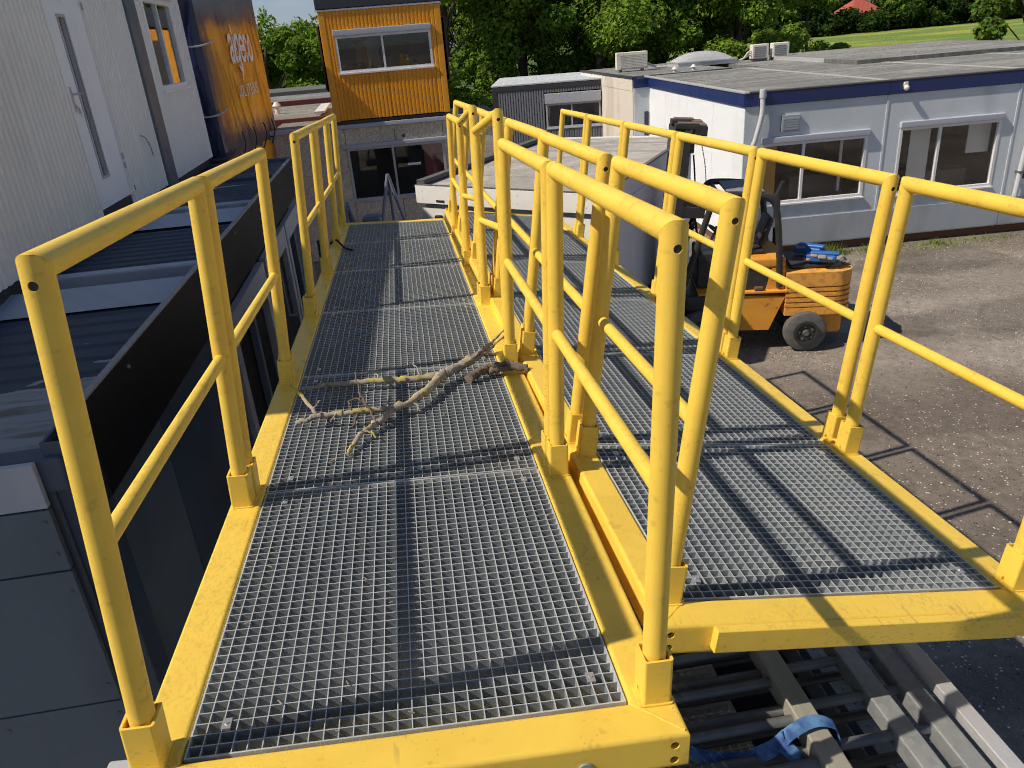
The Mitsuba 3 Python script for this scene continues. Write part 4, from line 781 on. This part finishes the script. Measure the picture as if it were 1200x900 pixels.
ladder_frame('olive grey square tube frame tied with the blue strap, on top of the load', 2.485, .25, 1.57, (.25, 1.60), -.42, 5.6, .150, .0165, 'olive_steel', 'galvanised_dull', .068)
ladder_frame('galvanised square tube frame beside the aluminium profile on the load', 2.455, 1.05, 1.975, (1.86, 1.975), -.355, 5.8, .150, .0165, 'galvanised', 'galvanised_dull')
ladder_frame('steel frame darkened for shade one layer down in the load under the walkways', 2.33, .1, 1.93, (.15, 1.05), -.38, 5.6, .165, .0165, 'galvanised_dull', 'black_steel')  # dark colours of this layer stand for shade
ladder_frame('lowest steel frame in the load under the walkways', 2.10, .0, 1.93, (.1, 1.3, 1.88), -.40, 5.6, .15, .018, 'black_steel', 'black_steel')  # black here is shade put into the colour of the frame
wm = thing('wire_mesh_panel', 'fine wire mesh panel lying low in the load under the right walkway', 'mesh panel')
add('wires', cat_(*[tube((.95 + .03 * i, -.42, 2.20), (.95 + .03 * i, 1.6, 2.20), .0022, 5) for i in range(20)], *[tube((.94, -.41 + .03 * i, 2.204), (1.53, -.41 + .03 * i, 2.204), .0022, 5) for i in range(68)]), 'galvanised', wm, kind='stuff')
add('backing_sheet', bx(.94, 1.54, -.42, 1.6, 2.185, 2.193), 'roof_felt_pale', wm, smooth=False)  # pale sheet added for lit ground seen through the mesh
for (M_, n_, w_) in ((MA, 'branch walkway', WA), (MB, 'right walkway', WB)):
    for i, y in enumerate((1.6, 5.2)):
        k = add('timber_bearer', mv(bx(.0, w_ * .9, y, y + .10, -.26, -.102), M_), 'brown_steel', smooth=False); tag(k, f"{'front' if i == 0 else 'rear'} dark timber bearer under the {n_}", 'timber', 'timber bearers under the walkways')
# blue lashing strap
def ribbon(P, w, wdir, t=.003):
    P = spline(P, 8); wd = np.asarray(wdir, float); V = []; F = []
    for i, p in enumerate(P):
        d = wd[min(i * len(wd) // len(P), len(wd) - 1)] if wd.ndim == 2 else wd
        V += [p - d * w / 2, p + d * w / 2]
    for i in range(len(P) - 1): a = 2 * i; F += [[a, a + 1, a + 3], [a, a + 3, a + 2]]
    return trimesh.Trimesh(np.array(V), F, process=False)
bs = thing('lashing_strap', 'faded blue lashing strap wound round the olive square tube', 'strap')
add('band', ribbon([(1.05, .28, 2.46), (1.18, .25, 2.47), (1.28, .20, 2.45), (1.38, .165, 2.46), (1.46, .155, 2.49), (1.525, .17, 2.525), (1.60, .185, 2.535), (1.655, .17, 2.52), (1.67, .16, 2.46)], .045, [(0, .8, .6), (0, .5, .86), (0, .3, .95), (0, .8, .6), (0, 1, 0), (0, 1, 0), (.2, .98, 0)]), 'strap_blue', bs, smooth=True)
add('band', ribbon([(1.47, .165, 2.50), (1.50, .14, 2.50), (1.525, .11, 2.47), (1.53, .09, 2.41)], .042, (.75, .5, .4)), 'strap_blue', bs, smooth=True)
k = add('lashing_strap', ribbon([(.80, -.30, 2.44), (.92, -.28, 2.45), (1.02, -.27, 2.45), (1.10, -.27, 2.44)], .045, (0, .95, .3)), 'strap_blue', smooth=True); tag(k, 'end of a second blue strap below the corner of the branch walkway', 'strap')

# ------------------------------------------------------------------ forklift truck (drives towards -x)
fk = thing('forklift', 'old orange forklift truck with black mast parked beyond the right walkway', 'forklift')
YN, YF = 8.22, 9.32
_addw = add
FK = place(5.93, 8.2, 0, -14) @ place(-5.93, -8.2)
def add(n_, m_, *a_, **k_): return _addw(n_, mv(m_, FK), *a_, **k_)   # the truck stands turned a little away
def slab(pts, z0, z1): return prism(Polygon(pts), z1 - z0, place(0, 0, z0))
def cwplan(e): # rounded counterweight plan
    c = sbox(5.64, YN + e, 6.56 - e, YF - e); r = .26
    return Polygon(c.buffer(-r).buffer(r, quad_segs=6).union(sbox(5.64, YN + e, 6.1, YF - e)).exterior.coords)
cwm = [prism(cwplan(0.0), .20, place(0, 0, .93)), prism(cwplan(0.0), .10, place(0, 0, .52)), prism(cwplan(.035), .32, place(0, 0, .615))]
cw = add('counterweight', cat_(*cwm), 'truck_faded', fk, smooth=25)
for i in range(4): add('rib', prism(cwplan(.004), .048, place(0, 0, .642 + .073 * i)), 'truck_faded', cw, smooth=25)
add('rear_foot', rbx(6.12, 6.46, YN + .10, YF - .1, .20, .52, .05), 'truck_orange', fk)
add('side_skirt', prism_xz([(4.45, .33), (5.44, .31), (5.64, .80), (4.45, .86)], YN + .02, YF - .02), 'truck_orange', fk, smooth=False)
add('step_plate', rbx(4.45, 5.66, YN - .01, YF, .86, .895, .008), 'truck_orange', fk)
add('hood_panel', bx(4.85, 5.40, YN + .08, YN + .11, .90, 1.20), 'black_steel', fk, smooth=False)
add('hood', cat_(rbx(4.80, 5.63, YN + .06, YF - .06, 1.20, 1.34, .03), prism_xz([(5.38, .896), (5.63, .896), (5.63, 1.2), (5.45, 1.2)], YN + .07, YF - .07), bx(4.8, 4.86, YN + .07, YF - .07, .896, 1.2)), 'truck_orange', fk)
add('engine_block', bx(4.87, 5.38, YN + .2, YF - .2, .90, 1.19), 'black_steel', fk, smooth=False)
add('hood_latch', rbx(5.22, 5.34, YN + .0, YN + .07, .897, .95, .012), 'rust', fk)
add('counterweight_cover', rbx(5.72, 6.25, YN + .18, YF - .2, 1.132, 1.20, .03), 'black_steel', fk)
def wheel(x, y, r, w, parent, side):
    wk = add('wheel', tube((x, y - w / 2 * .9, r), (x, y + w / 2 * .9, r), r * .56, 24), 'black_steel', parent)
    prof = [(.55, -.5), (.62, -.50), (.80, -.46), (.95, -.36), (1.0, -.22), (1.0, .22), (.95, .36), (.80, .46), (.62, .5), (.55, .5)]
    n = 40; V = []; F = []
    for i in range(n):
        a = 2 * np.pi * i / n; V += [(x + r * p * math.cos(a), y + q * w, r + r * p * math.sin(a)) for p, q in prof]
    m = len(prof)
    for i in range(n):
        for j in range(m - 1): a, b = i * m + j, ((i + 1) % n) * m + j; F += [[a, b, b + 1], [a, b + 1, a + 1]]
    tyre = trimesh.Trimesh(V, F, process=False); tyre.fix_normals(); add('tyre', tyre, 'rubber', wk)
    ys = y - side * w * .5
    ring_ = m3.Manifold.cylinder(.03, r * .60, r * .60, 32) - m3.Manifold.cylinder(.1, r * .48, r * .46, 32).translate((0, 0, -.03))
    add('rim', mv(tm(ring_.rotate((90, 0, 0))), np.array([[1, 0, 0, x], [0, 1, 0, ys + .012], [0, 0, 1, r], [0, 0, 0, 1.0]])), 'black_steel', wk)
    add('hub', cat_(tube((x, ys + .05, r), (x, ys - .02, r), r * .20, 16, r * .13), *[tube((x + r * .33 * math.cos(a), ys + .05, r + r * .33 * math.sin(a)), (x + r * .33 * math.cos(a), ys - .002, r + r * .33 * math.sin(a)), .018, 8) for a in np.arange(5) * 1.2566 + .5]), 'galvanised_dull', wk)
for y, s in ((YN - .005, 1), (YF + .005, -1)): wheel(5.93, y, .29, .19, fk, s); wheel(4.55, y + s * .05, .33, .24, fk, s)
add('axle', tube((5.93, YN + .1, .29), (5.93, YF - .1, .29), .06, 10), 'black_steel', fk)
se = add('seat', rbx(4.95, 5.38, 8.5, 9.0, 1.345, 1.42, .03), 'black_steel', fk)
add('backrest', mv(rbx(-.045, .045, 8.52, 8.98, 0, .42, .04), np.array([[.95, 0, .30, 5.33], [0, 1, 0, 0], [-.30, 0, .95, 1.44], [0, 0, 0, 1.0]])), 'black_steel', se)
add('steering_wheel', mv(mv(trimesh.creation.torus(.17, .016, 24, 10), np.array([[.8, 0, .6, 0], [0, 1, 0, 0], [-.6, 0, .8, 0], [0, 0, 0, 1.0]])), place(4.78, 8.75, 1.62)), 'black_steel', fk)
add('dashboard', rbx(4.45, 4.72, YN + .2, YF - .2, .9, 1.42, .03), 'black_steel', fk)
def bar(P, w, hgt): # flat section along a path in xz
    return path_tube(P, w, 8)
gd = None
for y in (YN + .06, YF - .06):
    P = spline([(5.56, y, .93), (5.52, y, 1.5), (5.46, y, 1.98), (5.38, y, 2.14), (5.22, y, 2.20), (4.80, y, 2.24), (4.64, y, 2.18), (4.52, y, 1.85), (4.40, y, 1.45), (4.26, y, 1.02)], 8)
    gd = add('overhead_guard', path_tube(P, .044, 10), 'black_steel', fk)
for x in (4.72, 4.86, 5.0, 5.14, 5.28): add('guard_bar', bx(x - .02, x + .02, YN + .08, YF - .08, 2.20, 2.235), 'black_steel', gd, smooth=False)
add('guard_plate', mv(bx(-.30, .17, YN + .11, YF - .11, 0, .012), place(5.12, 0, 2.245)), 'grille_grey', gd, smooth=False)
add('exhaust_pipe', cat_(tube((5.68, YF - .1, 1.1), (5.66, YF - .1, 2.02), .045, 14), tube((5.66, YF - .1, 2.0), (5.72, YF - .12, 2.20), .030, 12)), 'black_steel', fk)
add('filler_cap', tube((5.05, YN + .3, 1.34), (5.05, YN + .3, 1.39), .05, 14), 'galvanised_dull', fk)
add('exhaust_label', bx(5.60, 5.66, YF - .152, YF - .146, 1.55, 1.68), 'white_frame', fk, smooth=False)
_add0 = add
TM = np.eye(4); TM[0, 0] = TM[2, 2] = math.cos(.085); TM[0, 2] = math.sin(.085); TM[2, 0] = -math.sin(.085); TM[:3, 3] = np.array([4.10, 0, .3]) - TM[:3, :3] @ np.array([4.22, 0, .3])
def add(n_, m_, *a_, **k_): return _add0(n_, mv(m_, TM), *a_, **k_)   # the mast leans back
ms = None
for y in (8.34, 9.12):
    c = cat_(rbx(4.05, 4.22, y, y + .035, .15, 3.02, .006), rbx(4.05, 4.085, y, y + .10, .15, 3.02, .006), rbx(4.185, 4.22, y, y + .10, .15, 3.02, .006)); ms = add('mast_upright', c, 'black_steel', fk)
for y in (8.42, 9.05): add('inner_upright', rbx(4.0, 4.13, y, y + .07, .25, 3.10, .006), 'black_steel', fk)
for z in (.35, 2.80): add('mast_crossbeam', rbx(4.19, 4.27, 8.36, 9.2, z, z + .22, .008), 'black_steel', fk)
add('mast_head', cat_(rbx(4.00, 4.32, 8.36, 8.56, 3.10, 3.16, .008), rbx(4.00, 4.32, 8.90, 9.16, 3.10, 3.16, .008), rbx(4.26, 4.42, 8.36, 9.16, 3.02, 3.14, .008)), 'black_steel', fk)
add('head_plate', cat_(bx(4.04, 4.30, 8.40, 8.52, 3.165, 3.18), bx(4.27, 4.41, 8.40, 8.70, 3.145, 3.16), bx(4.27, 4.41, 8.80, 9.1, 3.145, 3.16), bx(4.04, 4.30, 8.94, 9.12, 3.165, 3.18)), 'brown_steel', fk, smooth=False)
add('front_plate', rbx(3.99, 4.02, 8.36, 9.16, 2.74, 3.09, .006), 'black_steel', fk)
add('lift_cylinder', cat_(tube((4.13, 8.62, .3), (4.13, 8.62, 2.6), .045, 12), tube((4.13, 8.62, 2.6), (4.13, 8.62, 3.1), .028, 12), tube((4.13, 8.92, .3), (4.13, 8.92, 2.6), .045, 12), tube((4.13, 8.92, 2.6), (4.13, 8.92, 3.1), .028, 12)), 'galvanised_dull', fk)
add('lift_chain', cat_(bx(4.06, 4.10, 8.70, 8.73, .9, 3.1), bx(4.06, 4.10, 8.80, 8.83, .9, 3.1)), 'black_steel', fk, smooth=False)
add('hose', cat_(path_tube(spline([(4.30, 8.6, 2.75), (4.36, 8.62, 2.4), (4.42, 8.64, 2.0), (4.40, 8.66, 1.6)], 6), .012, 6), path_tube(spline([(4.38, 8.5, 2.9), (4.46, 8.5, 2.6), (4.52, 8.5, 2.2)], 6), .006, 6)), 'black_steel', fk)
hz = add('hydraulic_hose', cat_(*[path_tube(spline([(4.55, 8.5 + .09 * i, 1.35), (4.42, 8.5 + .09 * i, 1.72 + .05 * i), (4.28, 8.5 + .09 * i, 1.5), (4.22, 8.5 + .09 * i, 1.1)], 6), .014, 6) for i in range(4)]), 'black_panel', fk)
add('control_lever', cat_(*[cat_(tube((4.70, 8.95 + .06 * i, 1.40), (4.80, 8.95 + .06 * i, 1.66), .008, 6), mv(trimesh.creation.icosphere(1, .022), place(4.80, 8.95 + .06 * i, 1.67))) for i in range(3)]), 'black_steel', fk)
cr = add('carriage', cat_(rbx(3.86, 3.95, 8.2, 9.3, .30, .42, .01), rbx(3.86, 3.95, 8.2, 9.3, .72, .84, .01), rbx(3.88, 4.02, 8.42, 8.5, .3, .84, .01), rbx(3.88, 4.02, 9.05, 9.13, .3, .84, .01)), 'black_steel', fk)
for y in (8.35, 9.0): add('fork', cat_(rbx(3.78, 3.86, y, y + .12, .06, .86, .008), rbx(2.95, 3.86, y, y + .12, .04, .09, .006)), 'black_steel', cr)
add('mast_bracket', cat_(rbx(4.22, 4.50, 8.34, 8.38, 1.95, 2.10, .006), rbx(4.22, 4.52, 9.1, 9.14, 1.95, 2.10, .006), rbx(4.40, 4.52, 8.34, 9.14, 2.06, 2.12, .006)), 'black_steel', fk)
add = _add0
add('tilt_cylinder', cat_(*[tube((4.22, y, .70), (4.75, y, .95), .035, 10) for y in (8.5, 9.0)]), 'black_steel', fk)
add('front_fender', rbx(4.26, 4.9, YN - .005, YF + .005, .62, .86, .05), 'black_steel', fk)
# things lying on the counterweight
def strapheap(label, x, y, z, seed, deg):
    t = thing('ratchet_strap', label, 'strap', 'straps on the forklift'); r = np.random.default_rng(seed); M = place(x, y, z, deg)
    add('ratchet', mv(cat_(rbx(-.20, .20, -.07, .07, .03, .13, .025), rbx(-.14, .24, -.05, .05, .12, .17, .02)), M), 'plastic_blue', t)
    add('webbing', mv(cat_(*[mv(rbx(-.07, .07, -.055, .055, 0, .045, .02), place(r.uniform(-.2, .2), r.uniform(-.07, .07), r.uniform(.02, .11), r.uniform(0, 180))) for _ in range(6)]), M), 'cloth_grey', t)
    add('handle', mv(tube((-.15, .05, .08), (.12, .06, .16), .014, 8), M), 'black_steel', t)
strapheap('blue ratchet strap with grey webbing on the rear of the forklift, nearer one', 6.12, 8.42, 1.20, 1, -20)
strapheap('blue ratchet strap with grey webbing on the rear of the forklift, farther one', 6.05, 8.85, 1.20, 2, -35)
jk = thing('cloth_bundle', 'crumpled grey brown cloth and scrap at the rear end of the forklift top', 'cloth'); rr_ = np.random.default_rng(5)
cl = trimesh.creation.icosphere(3, 1.0); cv = cl.vertices; cl = trimesh.Trimesh(cv * (.7 + .8 * meshkit.fbm(cv * 2.5, 3, 4))[:, None] * [.20, .16, .07] + [6.34, 8.62, 1.17], cl.faces, process=False)
add('cloth', cl, 'cloth_grey', jk, smooth=True); add('scrap', cat_(tube((6.28, 8.4, 1.16), (6.47, 8.55, 1.24), .02, 8), tube((6.30, 8.7, 1.18), (6.46, 8.45, 1.18), .018, 8)), 'brown_steel', jk)

add = _addw
# ------------------------------------------------------------------ vegetation
def leaves(P, N, size, col, r, spread=0.5):
    """one bent quad per point P facing N; returns mesh and per-vertex colours"""
    n = len(P); N = N + spread * r.standard_normal((n, 3)); N /= np.linalg.norm(N, axis=1, keepdims=True)
    A = np.cross(N, r.standard_normal((n, 3))); A /= np.linalg.norm(A, axis=1, keepdims=True); B = np.cross(N, A)
    s = size * r.uniform(.6, 1.3, (n, 1)); V = np.stack([P - A * s, P - B * s * .55 + N * s * .12, P + A * s, P + B * s * .55 + N * s * .12], 1)
    F = (np.arange(n)[:, None, None] * 4 + np.array([[0, 1, 2], [0, 2, 3]])[None]).reshape(-1, 3)
    c = np.asarray(col) * r.uniform(.65, 1.35, (n, 1)) * (1 + .10 * r.standard_normal((n, 3)))
    return trimesh.Trimesh(V.reshape(-1, 3), F, process=False), np.repeat(np.clip(c, .005, .6), 4, 0)
def tree(label, x, y, h, rad, nl, size, col, seed, z0=1.2, group=None, name='tree', shoots=0, zmax=None):
    t = thing(name, label, 'tree', group); r = np.random.default_rng(seed); ncl = max(14, int(26 * (rad / 3.5) ** 1.2))
    C = []; 
    for i in range(ncl):
        u = r.uniform(0, 1); zz = z0 + (h - z0) * (u ** .9); w = rad * (math.sin(math.pi * min(1, .16 + .80 * (zz - z0) / (h - z0))) ** .6) * (.35 + .75 * r.random() ** .6); a = r.uniform(0, 2 * math.pi)
        C.append((x + w * math.cos(a), y + w * math.sin(a), zz))
    C = np.array(C); rc = rad * r.uniform(.20, .42, ncl)
    trunk = [path_tube(spline([(x, y, 0), (x + .1, y, h * .3), (x + r.uniform(-.3, .3), y, h * .6), (x, y, h * .85)], 5), np.linspace(.035 * h ** .9, .01 * h, 16), 8)]
    for i in range(0, ncl, 2):
        zb = max(.8, C[i][2] * .55); trunk.append(path_tube(spline([(x, y, zb), (x * .6 + C[i][0] * .4, y * .6 + C[i][1] * .4, zb * .6 + C[i][2] * .4), tuple(C[i])], 4), np.linspace(.006 * h, .015, 9), 5))
    add('trunk', cat_(*trunk), 'tree_bark', t)
    n = nl // ncl; Ps, Ns = [], []
    for c_, rr in zip(C, rc):
        d = r.standard_normal((n, 3)); d /= np.linalg.norm(d, axis=1, keepdims=True); q = r.random((n, 1)) ** .45
        k_ = .75 + .5 * meshkit.noise(d * 2.3 + c_, seed)[:, None]
        Ps.append(c_ + d * q * rr * k_ * [1.1, 1.1, .8]); Ns.append(d * .7 + [0, 0, .6])
    for _ in range(shoots):
        a = r.uniform(0, 6.28); w = rad * r.uniform(.0, .85); b = np.array([x + w * math.cos(a), y + w * math.sin(a), h * r.uniform(.84, .95)]); m_ = 40
        tt = r.random((m_, 1)); Ps.append(b + tt * [r.uniform(-.3, .3), r.uniform(-.3, .3), r.uniform(.5, 1.2)] + .11 * r.standard_normal((m_, 3))); Ns.append(r.standard_normal((m_, 3)))
    P = np.vstack(Ps); N = np.vstack(Ns); keep = P[:, 2] > .3; m, c = leaves(P[keep], N[keep], size, col, r, .55)
    add('crown', m, 'leaf', t, smooth=False, color=c, kind='stuff')
G1, G2, G3 = (.19, .30, .042), (.15, .25, .04), (.215, .325, .052)
k = 0
for (x, y, h, rad, col, lab) in ((-5.2, 41.0, 5.6, 2.6, G1, 'leafy green tree under open sky left of the orange cabin, leftmost of the row'), (-2.4, 42.5, 5.5, 2.4, G1, 'leafy tree directly left of the orange cabin window wall'),
                                 (3.3, 39.5, 10.5, 3.6, G1, 'tall leafy tree just right of the orange cabin'), (7.4, 41.5, 11.0, 3.9, G2, 'tall dark green tree above the grey container'),
                                 (11.0, 39.5, 10.0, 3.6, G1, 'tall tree behind the box air conditioner'), (14.6, 40.5, 11.0, 3.9, G2, 'tall dark tree directly behind the dome roof light'), (18.2, 39.5, 9.5, 3.5, G1, 'tall leafy tree at the right end of the big tree row')):
    tree(lab, x, y, h, rad, 34000 if h > 6 else 20000, .120, col, 11 + k, z0=.3, group=None, shoots=14 if h < 6 else 0); k += 1
for (x, y, h, rad, lab) in ((5.4, 45.5, 9.5, 3.6, 'shaded tree filling the gap behind the grey container trees'), (9.2, 46.0, 9.5, 3.8, 'shaded tree deep in the row behind the box air conditioner'), (13.0, 45.5, 9.5, 3.7, 'shaded tree deep in the row left of the dome roof light'), (16.6, 46.0, 9.5, 3.7, 'shaded tree deep in the row right of the dome roof light'), (1.2, 45.0, 8.5, 3.4, 'shaded tree partly hidden by the orange cabin'), (-3.6, 46.0, 5.3, 3.0, 'darker tree filling in behind the two left trees'), (-7.6, 44.0, 5.4, 2.6, 'tree mostly hidden by the tarpaulin cabin')):
    tree(lab, x, y, h, rad, 12000, .14, G2, 40 + k, z0=.5); k += 1
tree('broad bright green bush tree at the near edge of the field', 25.8, 46.5, 5.4, 2.5, 22000, .11, G3, 60, z0=.2, name='bush_tree')
tree('small bush between the cooling units and the field', 21.6, 44.5, 2.55, 1.2, 6000, .10, G1, 61, z0=.2, name='bush')
tree('small dark bush beside the broad bright bush tree', 23.2, 45.5, 2.6, 1.1, 5000, .10, G2, 62, z0=.2, name='bush')
tree('pale green tree at the right picture edge above the office roof', 29.6, 33.5, 7.0, 2.2, 15000, .13, (.13, .21, .04), 63, z0=1.8)
rt = np.random.default_rng(77)
lab_far = ['far tree at the left end of the field edge', 'far tree second from the left along the field edge', 'far tree third from the left along the field edge', 'far tree left of the red roofed house', 'far tree in front of the house gable end', 'far tree just right of the red roofed house', 'far tree a little right of the house, tall crown', 'far tree in the middle of the field edge', 'far tree right of the middle of the field edge', 'far tree with a pale trunk at the field edge', 'far dark tree towards the right end of the field edge', 'far tree above the right end of the yellow field strip', 'far tree at the right end of the field edge', 'last far tree by the right picture edge']
for i, l in enumerate(lab_far):
    f = i / 13; x = 52 + 88 * f + rt.uniform(-1.5, 1.5) + (6 if i == 6 else 0); y = 141 + 14 * f + rt.uniform(-2, 2) + (14 if i in (4, 5) else 0)
    tree(l, x, y, rt.uniform(11, 15) if i not in (4, 5) else 9.5, rt.uniform(4.5, 6.2), 7000, .42, [G2, (.075, .13, .03), (.09, .15, .04)][i % 3], 100 + i, z0=.3)
for i in range(9):
    x = 58 + 9.2 * i; tree(['dark shrub under the far trees at the left end of the field', 'dark shrub second along the far field edge', 'dark rounded shrub left below the red roofed house', 'dark rounded shrub directly below the red roofed house', 'dark shrub right below the red roofed house', 'dark shrub in the middle of the far field edge', 'dark shrub right of the middle of the far field edge', 'dark shrub under the far trees towards the right', 'dark shrub last at the right end of the field edge'][i],
         x, 138 + i * 1.5, (4.2 if i != 3 else 3.0) + rt.uniform(-.4, .6), 4.4, 4000, .38, (.045, .085, .02), 140 + i, z0=.1, name='shrub')
for i in range(8):
    x = 60 + 12 * i; tree(['backdrop tree far left behind the field trees', 'backdrop tree second from the left behind the field trees', 'backdrop tree left behind the red roofed house', 'backdrop tree behind the red roofed house', 'backdrop tree right behind the red roofed house', 'backdrop tree right of centre behind the field trees', 'backdrop tree second from the right behind the field trees', 'backdrop tree far right behind the field trees'][i],
         x, 172 + 2 * i, 16, 7.5, 6000, .6, (.07, .12, .04), 160 + i, z0=.3)
hs = thing('farmhouse', 'distant house with a red tiled hip roof behind the field', 'house')
add('wall', bx(86.8, 92.2, 146, 153, 0, 3.3), 'house_wall', hs, smooth=False)
add('roof', trimesh.convex.convex_hull(np.array([(86.2, 145.4, 3.3), (92.8, 145.4, 3.3), (92.8, 153.6, 3.3), (86.2, 153.6, 3.3), (88.8, 149.5, 5.7), (90.4, 149.5, 5.7)])), 'house_roof', hs, smooth=False)
add('chimney', bx(89.2, 89.7, 149.6, 150.1, 5.2, 6.2), 'house_roof', hs, smooth=False)
# grass and weeds at the foot of the office wall
gr_ = np.random.default_rng(9); n = 1000
cx = np.r_[gr_.normal(8.5, .30, n // 2), gr_.normal(9.6, .16, n // 6), gr_.normal(10.9, .10, n // 12), gr_.uniform(7.2, 12.6, n - n // 2 - n // 6 - n // 12)]; cy_ = 12.74 - .0575 * (cx - 7) - np.abs(gr_.normal(0, .16, len(cx))) - .05
V = []; F = []; C = []
for i, (x, y) in enumerate(zip(cx, cy_)):
    hgt = gr_.uniform(.05, .20) * (1.3 if abs(x - 8.5) < .5 else .7); a = gr_.uniform(0, 6.28); b = gr_.normal(0, .06, 2); w_ = .008
    V += [(x - w_ * math.cos(a), y - w_ * math.sin(a), 0), (x + w_ * math.cos(a), y + w_ * math.sin(a), 0), (x + b[0], y + b[1], hgt)]; F.append([3 * i, 3 * i + 1, 3 * i + 2]); C += [np.array((.13, .20, .04)) * gr_.uniform(.6, 1.4)] * 3
k = add('grass', trimesh.Trimesh(np.array(V), F, process=False), 'blade', smooth=False, color=np.array(C), kind='stuff'); tag(k, 'tufts of grass and weeds along the foot of the office wall', 'grass')
for d_ in list(labels):
    if d_ not in scene and not any(x.startswith(d_ + '__') for x in scene): labels.pop(d_)
